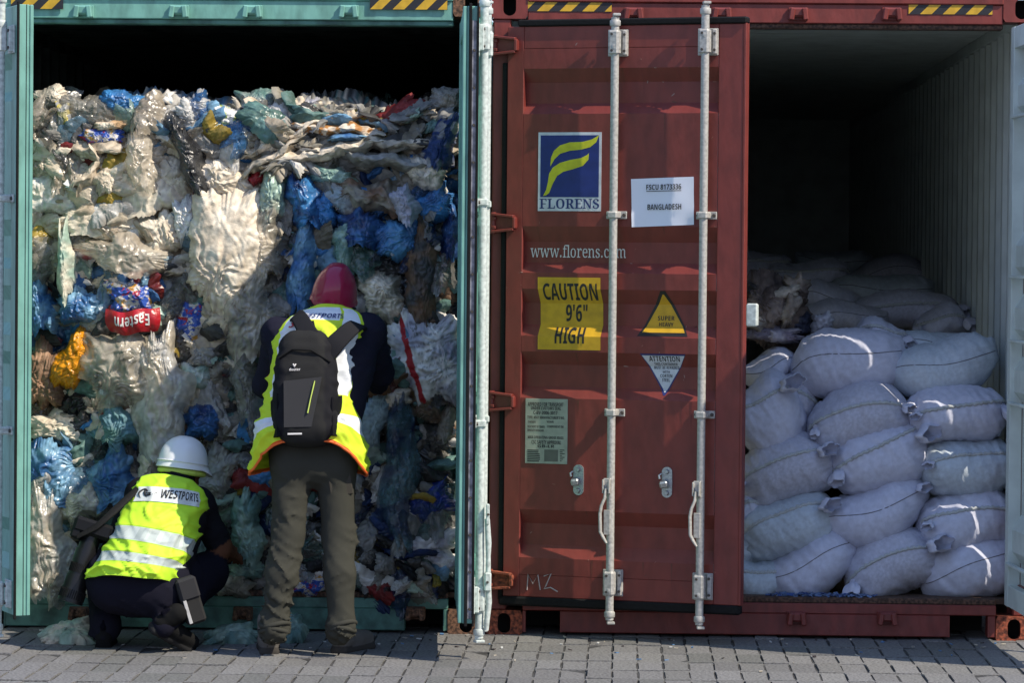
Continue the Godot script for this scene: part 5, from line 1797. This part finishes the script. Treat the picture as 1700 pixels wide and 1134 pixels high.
func helmet(parent: Node, at: Transform3D, m: Material, wide: float, long: float, tall: float) -> Node3D:
	var h := holder("hard_hat", parent, at)
	var nu := 120
	var nv := 30
	var p := PackedVector3Array()
	for j in nv:
		var v := float(j) / (nv - 1)
		for i in nu:
			var a := TAU * i / nu
			var el := v * PI * 0.5
			var r := pow(cos(el), 0.92)
			var x := cos(a) * r * wide
			var z := sin(a) * r * long
			var y := sin(el) * tall
			# a raised band runs from front to back over the crown
			var ridge := smoothstep(0.06, 0.034, absf(x)) * smoothstep(0.05, 0.4, v)
			y += 0.006 * ridge
			z += signf(z) * 0.003 * ridge
			p.append(Vector3(x, y, z))
	var b := MB.new()
	b.grid(p, nu, nv, true)
	part("dome", b.done(), m, h)
	p = PackedVector3Array()
	for j in 6:
		for i in nu:
			var a := TAU * i / nu
			var front := smoothstep(0.25, 0.9, -sin(a))
			var t: float = [0.0, 0.5, 1.0, 1.0, 0.6, 0.0][j]
			var o := t * (0.006 + 0.02 * front)
			var y: float = [0.014, 0.004, -0.004, -0.008, -0.006, -0.002][j] - 0.02 * front * t
			p.append(Vector3(cos(a) * (wide * 0.995 + o), y, sin(a) * (long * 0.995 + o)))
	b = MB.new()
	b.grid(p, nu, 6, true, PackedColorArray(), PackedVector2Array(), true)
	part("brim", b.done(), m, h)
	return h

func vest_picture(draw: Callable) -> ImageTexture:
	var im := Image.create(512, 512, false, Image.FORMAT_RGB8)
	draw.call(im)
	return ImageTexture.create_from_image(im)

func cloth_mat(tex: Texture2D, rough: float) -> StandardMaterial3D:
	var m := StandardMaterial3D.new()
	m.albedo_texture = tex
	m.roughness = rough
	m.backlight_enabled = true
	m.backlight = Color(0.2, 0.2, 0.2)
	return m

# a boot with its heel at the origin, toe along -z
func shoe(parent: Node, called: String, at: Transform3D, upper: Color, sole: Color) -> void:
	var bones := []
	for s in [-1.0, 1.0]:
		bones.append([Vector3(s * 0.02, 0.016, 0.012), Vector3(s * 0.018, 0.016, -0.07), 0.016, 0.015, sole])
		bones.append([Vector3(s * 0.018, 0.016, -0.07), Vector3(s * 0.027, 0.016, -0.19), 0.015, 0.016, sole])
	bones.append([Vector3(0, 0.016, 0.012), Vector3(0, 0.016, -0.21), 0.02, 0.022, sole])
	bones.append([Vector3(0, 0.058, -0.002), Vector3(0, 0.05, -0.1), 0.035, 0.037, upper])
	bones.append([Vector3(0, 0.05, -0.1), Vector3(0, 0.044, -0.19), 0.037, 0.033, upper])
	bones.append([Vector3(0, 0.06, -0.01), Vector3(0, 0.13, -0.025), 0.037, 0.043, upper])
	for q in [0.055, 0.1]:
		bones.append([Vector3(-0.03, q, -0.02), Vector3(0, q, 0.03), 0.006, 0.006, upper * 1.3])
		bones.append([Vector3(0.03, q, -0.02), Vector3(0, q, 0.03), 0.006, 0.006, upper * 1.3])
	bones.append([Vector3(0, 0.1, 0.03), Vector3(0, 0.125, 0.024), 0.007, 0.007, upper * 0.6])
	var mb := MB.new()
	flesh(mb, bones, 0.0055, 0.01, 0.0)
	part(called, mb.done(), M.cloth, parent, at)

func build_standing_person() -> void:
	var trouser := Color(0.046, 0.044, 0.036)
	var boot := Color(0.12, 0.11, 0.102)
	var sleeve := Color(0.018, 0.019, 0.028)
	var skin := Color(0.2, 0.11, 0.07)
	var o := thing("person", "person standing with back turned in olive trousers and yellow orange vest, reaching into the bales", "person", Vector3.ZERO)
	var hl := spot(487, 752, 0.88)
	var hr := spot(556, 754, 0.87)
	var kl := spot(478, 888, 0.95)
	var kr := spot(562, 888, 0.92)
	var al := spot(456, 1036, 1.02)
	var ar := spot(567, 1034, 1.0)
	var gl := on_ground(447, 1090)
	var gr := on_ground(566, 1088)
	var sl := spot(463, 556, 0.72)
	var sr := spot(609, 552, 0.70)
	var nk := spot(550, 528, 0.66)
	var hd := spot(555, 492, 0.6)
	var chl := spot(500, 600, 0.76)
	var chr := spot(575, 598, 0.75)
	var wl := spot(490, 700, 0.84)
	var wr := spot(552, 700, 0.83)
	var bones := [
		[hl, hr, 0.1, 0.098, trouser], [hl + Vector3(0.0, -0.05, 0.03), hr + Vector3(0, -0.05, 0.03), 0.092, 0.09, trouser],
		[hl, kl, 0.091, 0.068, trouser], [hr, kr, 0.091, 0.067, trouser],
		[kl, kl.lerp(al, 0.45) + Vector3(0, 0, 0.02), 0.069, 0.066, trouser], [kl.lerp(al, 0.45) + Vector3(0, 0, 0.02), al, 0.066, 0.054, trouser], [kr, kr.lerp(ar, 0.45) + Vector3(0, 0, 0.02), 0.068, 0.065, trouser], [kr.lerp(ar, 0.45) + Vector3(0, 0, 0.02), ar, 0.065, 0.053, trouser],
		[al, al + Vector3(-0.005, -0.03, 0.0), 0.056, 0.058, trouser], [ar, ar + Vector3(0, -0.03, 0.0), 0.055, 0.057, trouser],
		[hl + Vector3(0, 0.03, 0), wl, 0.09, 0.11, sleeve], [hr + Vector3(0, 0.03, 0), wr, 0.09, 0.11, sleeve], [wl, chl, 0.12, 0.125, sleeve], [wr, chr, 0.12, 0.125, sleeve], [chl, sl, 0.12, 0.075, sleeve], [chr, sr, 0.12, 0.075, sleeve], [sl, sr, 0.07, 0.07, sleeve],
		[nk + Vector3(0, -0.03, 0.0), hd + Vector3(0, -0.04, 0.01), 0.062, 0.056, skin],
	]
	var el := spot(440, 640, 0.62)
	var wlh := spot(470, 640, 0.3)
	var er := spot(630, 618, 0.46)
	var wrh := spot(628, 640, 0.16)
	bones += [[sl, el, 0.062, 0.05, sleeve], [el, el.lerp(wlh, 0.85), 0.054, 0.042, sleeve], [el.lerp(wlh, 0.8), wlh, 0.034, 0.028, skin], [sr, er, 0.078, 0.062, sleeve], [er, er.lerp(wrh, 0.85), 0.06, 0.045, sleeve], [er.lerp(wrh, 0.8), wrh, 0.034, 0.028, skin]]
	var fwd := Vector3(0.1, -0.5, -0.86).normalized()
	var up := Vector3(0.02, 0.86, -0.5).normalized()
	var mb := MB.new()
	flesh(mb, bones, 0.01, 0.02, 0.012)
	flesh(mb, head_bones(hd, fwd, up, skin, Color(0.02, 0.018, 0.016)), 0.006, 0.016, 0.0)
	hand(mb, wlh, wlh - el, Vector3(0, -1, -0.2), 0.5, -1.0, skin)
	hand(mb, wrh, wrh - er, Vector3(0, -1, -0.2), 0.5, 1.0, skin)
	part("body", mb.done(), M.cloth, o)
	# turned up cuffs
	var b := MB.new()
	for q in [[al, 0.066], [ar, 0.064]]:
		b = MB.new()
		b.col = trouser * 1.1
		for lev in [0.0, -0.026]:
			var path := []
			for k in 21:
				var a := TAU * k / 20
				path.append(q[0] + Vector3(cos(a) * (q[1] - 0.006 + lev * 0.1), lev + 0.009 * sin(2.0 * a + lev * 60.0), sin(a) * (q[1] - 0.006)))
			b.tube(path, [0.0105], 8)
		part("rolled_cuff", b.done(), M.cloth, o)
	shoe(o, "boot", Transform3D(Basis(Vector3.UP, 0.12).scaled(Vector3(1.2, 1.15, 1.15)), gl), boot, boot * 0.45)
	shoe(o, "boot", Transform3D(Basis(Vector3.UP, -0.4).scaled(Vector3(1.18, 1.15, 1.18)), gr), boot, boot * 0.45)
	# pocket on the seat and belt
	b = MB.new()
	b.col = trouser * 1.12
	var c := spot(564, 800, 0.955)
	b.box(c, Vector3(0.1, 0.12, 0.02), Basis.from_euler(Vector3(0.05, 0.25, 0.16)), 0.008)
	b.box(c + Vector3(-0.008, 0.05, 0.004), Vector3(0.105, 0.03, 0.02), Basis.from_euler(Vector3(0.05, 0.25, 0.16)), 0.008)
	part("seat_pocket", b.done(), M.cloth, o)

	# vest
	var rings := [[522, 510, 577, 512, 0.66, 0.075], [500, 521, 596, 521, 0.67, 0.10], [473, 535, 608, 536, 0.7, 0.125], [459, 556, 608, 562, 0.73, 0.155], [450, 600, 602, 606, 0.76, 0.17], [443, 650, 594, 650, 0.8, 0.175], [434, 690, 590, 684, 0.84, 0.18], [422, 715, 600, 706, 0.86, 0.185], [417, 742, 607, 735, 0.88, 0.19], [420, 768, 609, 770, 0.88, 0.19]]
	var tex := vest_picture(func(im: Image) -> void:
		var lime := lin(0.55, 0.72, 0.025)
		var silver := lin(0.68, 0.71, 0.74)
		im.fill(lime)
		for u in [0.088, 0.315]:
			im.fill_rect(Rect2i(int(u * 512), 50, 44, 260), silver)
		im.fill_rect(Rect2i(0, 378, 512, 46), silver)
		im.fill_rect(Rect2i(96, 46, 68, 90), silver)
		im.fill_rect(Rect2i(0, 60, 8, 300), lin(0.7, 0.12, 0.01))
		im.fill_rect(Rect2i(246, 60, 8, 300), lin(0.7, 0.12, 0.01))
		im.fill_rect(Rect2i(0, 500, 512, 12), lin(0.75, 0.12, 0.01)))
	b = make_shell(rings, 120, 90, 3.0, 0.017, 0.02)
	part("hi_vis_vest", b.done(), cloth_mat(tex, 0.75), o)
	# hem trim
	var path := []
	for k in 97:
		var q := shell_point(rings, fmod(k / 96.0, 1.0), 1.0, 3.0, 0.017)
		q.y += hem_drop(fmod(k / 96.0, 1.0), 1.0, 3.0, 0.02)
		path.append(q)
	b = MB.new()
	b.tube(path, [0.006], 6)
	part("vest_trim", b.done(), M.orange, o)
	var onvest := func(g: Vector2) -> Vector3:
		return shell_point(rings, g.x, g.y, 3.0, 0.017 * (0.4 + 0.6 * g.y)) + Vector3(0, 0.001, 0.006)
	# the texture's u runs from the wearer's right to the left seen from behind
	words("WESTPORTS", Rect2(0.325, 0.245, -0.15, -0.05), true, "Droid Sans", 0.02, onvest, "lettering", M.navy_ink, o)
	words("S", Rect2(0.357, 0.33, -0.018, -0.05), true, "Droid Sans", 0.02, onvest, "lettering", M.red_ink, o)
	# helmet: seen from behind and above
	var hb := Basis.from_euler(Vector3(0.3, -0.06, -0.16))
	var hh := helmet(o, Transform3D(hb, hd + Vector3(-0.002, -0.012, 0.0)), M.helmet_red, 0.099, 0.128, 0.155)
	b = MB.new()
	b.tube([Vector3(-0.1, -0.004, 0.06), Vector3(-0.06, -0.02, 0.115), Vector3(0, -0.026, 0.128), Vector3(0.06, -0.02, 0.115), Vector3(0.1, -0.004, 0.06)], [0.012, 0.014, 0.014, 0.014, 0.012], 8, 0.5)
	part("headband", b.done(), M.rubber, hh)
	# collar
	b = MB.new()
	path = []
	for k in 25:
		var a := TAU * k / 24
		path.append(nk + Vector3(cos(a) * 0.075, 0.012 + 0.02 * sin(a), sin(a) * 0.07))
	b.tube(path, [0.017], 8)
	part("collar", b.done(), M.rubber, o)

	# backpack
	var bag := thing("backpack", "dark grey backpack with a lime zip pull worn by the standing person", "backpack", spot(508, 645, 0.98))
	bag.basis = Basis.from_euler(Vector3(-0.18, 0.0, 0.03))
	var nu := 48
	var nv := 40
	var p := PackedVector3Array()
	var cols := PackedColorArray()
	for j in nv:
		var v := -1.0 + 2.0 * j / (nv - 1)
		for i in nu:
			var a := TAU * i / nu
			var ex := pow(maxf(0.0, 1.0 - pow(absf(v), 5.0)), 0.4)
			var wx := 0.133 * (1.0 - 0.12 * smoothstep(0.0, 1.0, v)) * ex
			var wz := (0.085 - 0.02 * v) * ex
			var x := signf(cos(a)) * pow(absf(cos(a)), 0.6) * wx
			var z := signf(sin(a)) * pow(absf(sin(a)), 0.7) * wz
			var y := v * 0.255
			var wv := 0.006 * ridged(x * 9.0, y * 12.0, 7.0) + 0.003 * ridged(x * 24.0, y * 28.0, 2.0)
			p.append(Vector3(x, y, z) + Vector3(x, 0, z).normalized() * wv)
			cols.append(Color(0.022, 0.022, 0.024) if absf(x) > 0.085 else Color(0.032, 0.032, 0.034))
	b = MB.new()
	b.grid(p, nu, nv, true, cols, PackedVector2Array(), true)
	part("pack_body", b.done(), M.pack, bag)
	b = MB.new()
	b.col = Color(0.06, 0.06, 0.066)
	b.plate(PackedVector2Array([Vector2(-0.085, -0.175), Vector2(0.03, -0.175), Vector2(0.075, 0.035), Vector2(-0.085, 0.02)]), 0.06, 0.097, Transform3D(Basis.from_euler(Vector3(0.02, 0, 0)), Vector3(0, 0.0, 0.005)))
	part("front_pocket", b.done(), M.pack, bag)
	b = MB.new()
	b.tube([Vector3(0.015, -0.12, 0.105), Vector3(0.03, -0.05, 0.106), Vector3(0.042, 0.0, 0.105), Vector3(0.046, 0.016, 0.105)], [0.006, 0.005, 0.006, 0.003], 8, 0.5)
	part("zip_pull", b.done(), M.lime, bag)
	b = MB.new()
	b.col = Color(0.014, 0.014, 0.016)
	for s in [-1.0, 1.0]:
		b = MB.new()
		b.col = Color(0.014, 0.014, 0.016)
		b.plate(PackedVector2Array([Vector2(-0.045, -0.11), Vector2(0.045, -0.11), Vector2(0.05, 0.07), Vector2(-0.05, 0.05)]), 0.0, 0.02, Transform3D(Basis.from_euler(Vector3(0, s * 1.2, 0)), Vector3(s * 0.115, -0.1, 0.02)))
		part("side_pocket", b.done(), M.pack, bag)
	b = MB.new()
	b.col = Color(0.02, 0.02, 0.022)
	b.tube([Vector3(-0.11, 0.12, 0.07), Vector3(-0.05, 0.155, 0.083), Vector3(0.03, 0.15, 0.083), Vector3(0.11, 0.1, 0.07)], [0.005], 6)
	b.tube([Vector3(-0.035, 0.245, -0.01), Vector3(-0.03, 0.285, -0.015), Vector3(0.03, 0.285, -0.015), Vector3(0.035, 0.245, -0.01)], [0.008], 8)
	part("carry_loop", b.done(), M.pack, bag)
	words("deuter", Rect2(-0.062, 0.063, 0.046, 0.012), true, "Droid Sans", 0.0, func(g): return Vector3(g.x, g.y, 0.0885), "lettering", M.white_ink, bag)
	b = MB.new()
	b.tube([Vector3(-0.046, 0.092, 0.088), Vector3(-0.04, 0.08, 0.09), Vector3(-0.034, 0.092, 0.088)], [0.0035, 0.006, 0.003], 6)
	b.box(Vector3(-0.04, -0.205, 0.096), Vector3(0.06, 0.007, 0.002), Basis.IDENTITY, 0)
	part("emblem", b.done(), M.white_ink, bag)
	var iv := bag.transform.affine_inverse()
	for q in [[spot(540, 592, 0.99), spot(513, 555, 0.975), spot(494, 524, 0.87), spot(486, 535, 0.62)], [spot(538, 592, 0.99), spot(565, 562, 0.97), spot(592, 540, 0.88), spot(604, 552, 0.62)]]:
		b = MB.new()
		b.col = Color(0.026, 0.026, 0.028)
		p = PackedVector3Array()
		for j in 21:
			var t := j / 20.0 * 3.0
			var k := mini(int(t), 2)
			var g: Vector3 = q[maxi(k - 1, 0)].cubic_interpolate(q[k], q[k], q[k], 0.0)
			g = q[k].cubic_interpolate(q[k + 1], q[maxi(k - 1, 0)], q[mini(k + 2, 3)], t - k)
			var dir: Vector3 = (q[k + 1] - q[k]).normalized()
			var side := dir.cross(Vector3(0, 0.3, 1)).normalized()
			var nrm := side.cross(dir)
			for e in [[-1.0, 0.0], [-0.8, 1.0], [0.8, 1.0], [1.0, 0.0], [0.8, -1.0], [-0.8, -1.0]]:
				p.append(iv * (g + side * e[0] * lerpf(0.046, 0.034, minf(1.0, t / 2.0)) + nrm * e[1] * 0.007))
		b.grid(p, 6, 21, true)
		part("shoulder_strap", b.done(), M.pack, bag)

func build_crouching_person() -> void:
	var jean := Color(0.012, 0.014, 0.022)
	var shoe_colour := Color(0.012, 0.012, 0.014)
	var sleeve := Color(0.014, 0.014, 0.017)
	var skin := Color(0.13, 0.062, 0.038)
	var o := thing("person", "person crouching with back turned in a lime yellow vest and white helmet before the bales", "person", Vector3.ZERO)
	var hl := spot(196, 962, 0.84)
	var hr := spot(262, 968, 0.82)
	var kl := spot(172, 944, 0.44)
	var kr := spot(345, 952, 0.52)
	var gl := on_ground(172, 1080)
	var al := gl + Vector3(0.0, 0.11, -0.04)
	var gr := on_ground(292, 1086)
	var ar := spot(272, 1040, gr.z + 0.05)
	var pl := spot(232, 950, 0.8)
	var ch := spot(268, 862, 0.64)
	var sl := spot(236, 822, 0.56)
	var sr := spot(328, 838, 0.54)
	var nk := spot(294, 796, 0.5)
	var hd := spot(304, 772, 0.45)
	var bones := [
		[hl, hr, 0.135, 0.135, jean], [hl + Vector3(0, -0.03, 0.03), hr + Vector3(0, -0.035, 0.03), 0.115, 0.115, jean],
		[hl, kl, 0.115, 0.082, jean], [hr, kr, 0.115, 0.085, jean], [kl, al, 0.08, 0.06, jean], [kr, kr.lerp(ar, 0.5), 0.082, 0.068, jean], [kr.lerp(ar, 0.5), ar, 0.068, 0.05, jean],
		[al, al + Vector3(0, -0.02, 0), 0.066, 0.066, jean],
		[pl + Vector3(-0.07, 0, 0), ch + Vector3(-0.08, 0, 0), 0.125, 0.12, sleeve], [pl + Vector3(0.07, 0, 0), ch + Vector3(0.08, 0, 0), 0.125, 0.12, sleeve], [ch, nk, 0.12, 0.07, sleeve], [sl, sr, 0.075, 0.075, sleeve],
		[nk + Vector3(0, -0.02, 0), hd + Vector3(0, -0.03, 0), 0.058, 0.054, skin],
	]
	var el := spot(215, 890, 0.42)
	var wl := spot(262, 900, 0.16)
	var er := spot(366, 908, 0.5)
	var wr := spot(384, 918, 0.2)
	bones += [[sl, el, 0.062, 0.048, sleeve], [el, wl, 0.042, 0.027, skin], [sr, sr.lerp(er, 0.75), 0.068, 0.058, sleeve], [sr.lerp(er, 0.7), er, 0.047, 0.046, skin], [er, wr, 0.044, 0.027, skin]]
	var fwd := Vector3(0.55, -0.25, -0.8).normalized()
	var side := fwd.cross(Vector3.UP).normalized()
	var up := side.cross(fwd)
	var mb := MB.new()
	flesh(mb, bones, 0.01, 0.022, 0.0055)
	flesh(mb, head_bones(hd, fwd, up, skin, Color(0.012, 0.011, 0.01)), 0.006, 0.016, 0.0)
	hand(mb, wl, wl - el, Vector3(0, -1, -0.2), 0.6, -1.0, skin)
	hand(mb, wr, wr - er, Vector3(-0.5, -0.8, -0.2), 0.6, 1.0, skin)
	part("body", mb.done(), M.cloth, o)
	shoe(o, "shoe", Transform3D(Basis(Vector3.UP, 0.05), gl), shoe_colour, shoe_colour * 0.8)
	var hee := spot(254, 1050, gr.z + 0.05)
	var toe := gr + Vector3(0.02, 0.02, -0.06)
	var zz := (hee - toe).normalized()
	var upv := (Vector3(0.75, 0.65, 0.1) - zz * zz.dot(Vector3(0.75, 0.65, 0.1))).normalized()
	shoe(o, "shoe", Transform3D(Basis(upv.cross(zz), upv, zz), hee), shoe_colour, Color(0.03, 0.03, 0.03))
	var rings := [[266, 789, 306, 796, 0.53, 0.06], [244, 792, 324, 802, 0.55, 0.10], [228, 804, 340, 818, 0.58, 0.135], [216, 826, 345, 840, 0.62, 0.16], [206, 852, 336, 872, 0.67, 0.175], [192, 880, 328, 904, 0.73, 0.185], [176, 908, 316, 932, 0.78, 0.195], [160, 932, 308, 950, 0.81, 0.2], [147, 952, 303, 962, 0.83, 0.205], [144, 966, 298, 974, 0.84, 0.2]]
	var tex := vest_picture(func(im: Image) -> void:
		var lime := lin(0.5, 0.82, 0.03)
		im.fill(lime)
		var silver := lin(0.4, 0.46, 0.44)
		for y in [282, 372]:
			im.fill_rect(Rect2i(0, y, 512, 44), silver)
			var q := 0
			while q < 512:
				var wd := 3 + R.randi() % 12
				im.fill_rect(Rect2i(q, y + R.randi() % 6, mini(wd, 512 - q), 36 + R.randi() % 3), silver.lerp(lin(0.75, 0.8, 0.76) if R.randf() < 0.5 else lin(0.2, 0.25, 0.24), R.randf() * 0.35))
				q += wd
			im.fill_rect(Rect2i(0, y - 3, 512, 2), lime * 0.7)
			im.fill_rect(Rect2i(0, y + 45, 512, 2), lime * 0.7)
		im.fill_rect(Rect2i(0, 503, 512, 4), lime * 0.75))
	var b := make_shell(rings, 120, 96, 11.0, 0.019, 0.006)
	part("hi_vis_vest", b.done(), cloth_mat(tex, 0.7), o)
	var onvest := func(g: Vector2) -> Vector3:
		return shell_point(rings, g.x, g.y, 11.0, 0.019 * (0.4 + 0.6 * g.y)) + Vector3(0, 0.002, 0.006)
	var patch := PackedVector3Array()
	for j in 9:
		for i in 33:
			patch.append(onvest.call(Vector2(0.375 - 0.29 * i / 32.0, 0.395 - 0.11 * j / 8.0 - 0.02 * i / 32.0)) - Vector3(0, 0, 0.0025))
	b = MB.new()
	b.col = Color(0.66, 0.7, 0.68)
	b.grid(patch, 33, 9)
	part("back_patch", b.done(), M.print, o)
	words("WESTPORTS", Rect2(0.262, 0.355, -0.165, -0.062), true, "Droid Sans", 0.015, func(g): return onvest.call(g + Vector2(0, (g.x - 0.262) * 0.08 + 0.005)), "lettering", M.black_ink, o)
	b = MB.new()
	for arc in 3:
		var path := []
		var rad := []
		for k in 15:
			var t := k / 14.0
			var a := lerpf(0.5, 4.4, t)
			path.append(onvest.call(Vector2(0.335 - 0.022 * cos(a) * (1.0 - arc * 0.15) - (0.03 * t if arc else 0.0), 0.338 - (0.034 - arc * 0.007) * sin(a))))
			rad.append(0.0045 * sin(PI * clampf(t, 0.05, 0.95)))
		b.tube(path, rad, 6)
	b.tube([onvest.call(Vector2(0.33, 0.335)), onvest.call(Vector2(0.3, 0.333)), onvest.call(Vector2(0.275, 0.328))], [0.002, 0.004, 0.001], 6)
	b.tube([onvest.call(Vector2(0.325, 0.35)), onvest.call(Vector2(0.3, 0.346)), onvest.call(Vector2(0.28, 0.339))], [0.002, 0.004, 0.001], 6)
	part("emblem", b.done(), M.black_ink, o)
	var hh := helmet(o, Transform3D(Basis.looking_at(Vector3(0.6, -0.12, -0.6).normalized(), Vector3(0.02, 1, 0)), spot(303, 776, 0.46)), M.helmet_white, 0.1, 0.118, 0.132)
	b = MB.new()
	var path := []
	for k in 25:
		var a := TAU * k / 24
		path.append(Vector3(cos(a) * 0.086, -0.02, sin(a) * 0.1))
	b.tube(path, [0.014], 8)
	part("headband", b.done(), M.lime, hh)
	b = MB.new()
	path = []
	for k in 33:
		var a := TAU * k / 32
		path.append(Vector3(cos(a) * 0.1005, 0.022, sin(a) * 0.1185))
	b.tube(path, [0.003], 6)
	part("rim_groove", b.done(), M.helmet_white, hh)
	# pouch on the belt
	var pouch := thing("belt_pouch", "grey pouch with a pale stripe hanging at the hip of the crouching person", "pouch", spot(316, 998, 0.9))
	pouch.basis = Basis.from_euler(Vector3(0, 0.35, 0.3))
	b = MB.new()
	b.col = Color(0.04, 0.04, 0.042)
	b.box(Vector3.ZERO, Vector3(0.085, 0.2, 0.055), Basis.IDENTITY, 0.022)
	part("pouch_body", b.done(), M.pack, pouch)
	b = MB.new()
	b.col = Color(0.05, 0.05, 0.053)
	b.box(Vector3(0, 0.055, 0.01), Vector3(0.089, 0.1, 0.054), Basis.IDENTITY, 0.018)
	part("pouch_flap", b.done(), M.pack, pouch)
	b = MB.new()
	b.col = Color(0.5, 0.5, 0.5)
	b.box(Vector3(-0.03, -0.035, 0.032), Vector3(0.014, 0.11, 0.004), Basis.IDENTITY, 0.001)
	part("stripe", b.done(), M.print, pouch)
	# camera with a long lens
	var cam := thing("photo_camera", "black camera with a long lens hanging by a strap beside the crouching person", "camera", spot(152, 892, 0.8))
	var down := (spot(122, 982, 0.84) - spot(152, 892, 0.8)).normalized()
	var bas := Basis(down.cross(Vector3(0, 0, 1)).normalized(), -down, Vector3.ZERO)
	bas.x = Vector3(0, 0, 1).cross(down).normalized() * -1.0
	bas.z = bas.x.cross(bas.y)
	cam.basis = bas.orthonormalized().scaled(Vector3.ONE * 1.15)
	b = MB.new()
	b.box(Vector3(0.0, 0.03, 0), Vector3(0.15, 0.06, 0.1), Basis.IDENTITY, 0.014)
	b.box(Vector3(0.055, 0.0, 0), Vector3(0.04, 0.05, 0.09), Basis.IDENTITY, 0.014)
	b.box(Vector3(-0.01, 0.02, 0.06), Vector3(0.06, 0.06, 0.04), Basis.IDENTITY, 0.014)
	b.tube([Vector3(0.05, 0.03, 0.05), Vector3(0.05, 0.03, 0.064)], [0.018, 0.016], 16)
	b.tube([Vector3(-0.055, 0.03, 0.05), Vector3(-0.055, 0.03, 0.06)], [0.014, 0.014], 16)
	part("camera_body", b.done(), M.camera, cam)
	b = MB.new()
	b.tube([Vector3(0, 0, 0), Vector3(0, -0.05, 0), Vector3(0, -0.055, 0), Vector3(0, -0.1, 0), Vector3(0, -0.104, 0), Vector3(0, -0.15, 0), Vector3(0, -0.156, 0), Vector3(0, -0.2, 0), Vector3(0, -0.205, 0), Vector3(0, -0.255, 0)], [0.036, 0.037, 0.042, 0.042, 0.039, 0.041, 0.044, 0.044, 0.047, 0.048], 24)
	part("lens_barrel", b.done(), M.lens, cam)
	b = MB.new()
	for yy in [-0.125, -0.225]:
		for k in 36:
			var a := TAU * k / 36
			var rr := 0.0415 if yy > -0.2 else 0.0475
			b.box(Vector3(cos(a) * rr, yy, sin(a) * rr), Vector3(0.003, 0.034, 0.004), Basis(Vector3.UP, -a), 0)
	part("grip_ring", b.done(), M.rubber, cam)
	var ci := cam.transform.affine_inverse()
	b = MB.new()
	var st := [spot(244, 796, 0.62), spot(222, 818, 0.74), spot(190, 848, 0.83), spot(160, 875, 0.86), spot(128, 892, 0.86)]
	path = []
	for q in st:
		path.append(ci * q)
	b.tube(path, [0.013, 0.015, 0.017, 0.013, 0.009], 8, 0.35)
	part("strap", b.done(), M.rubber, cam)
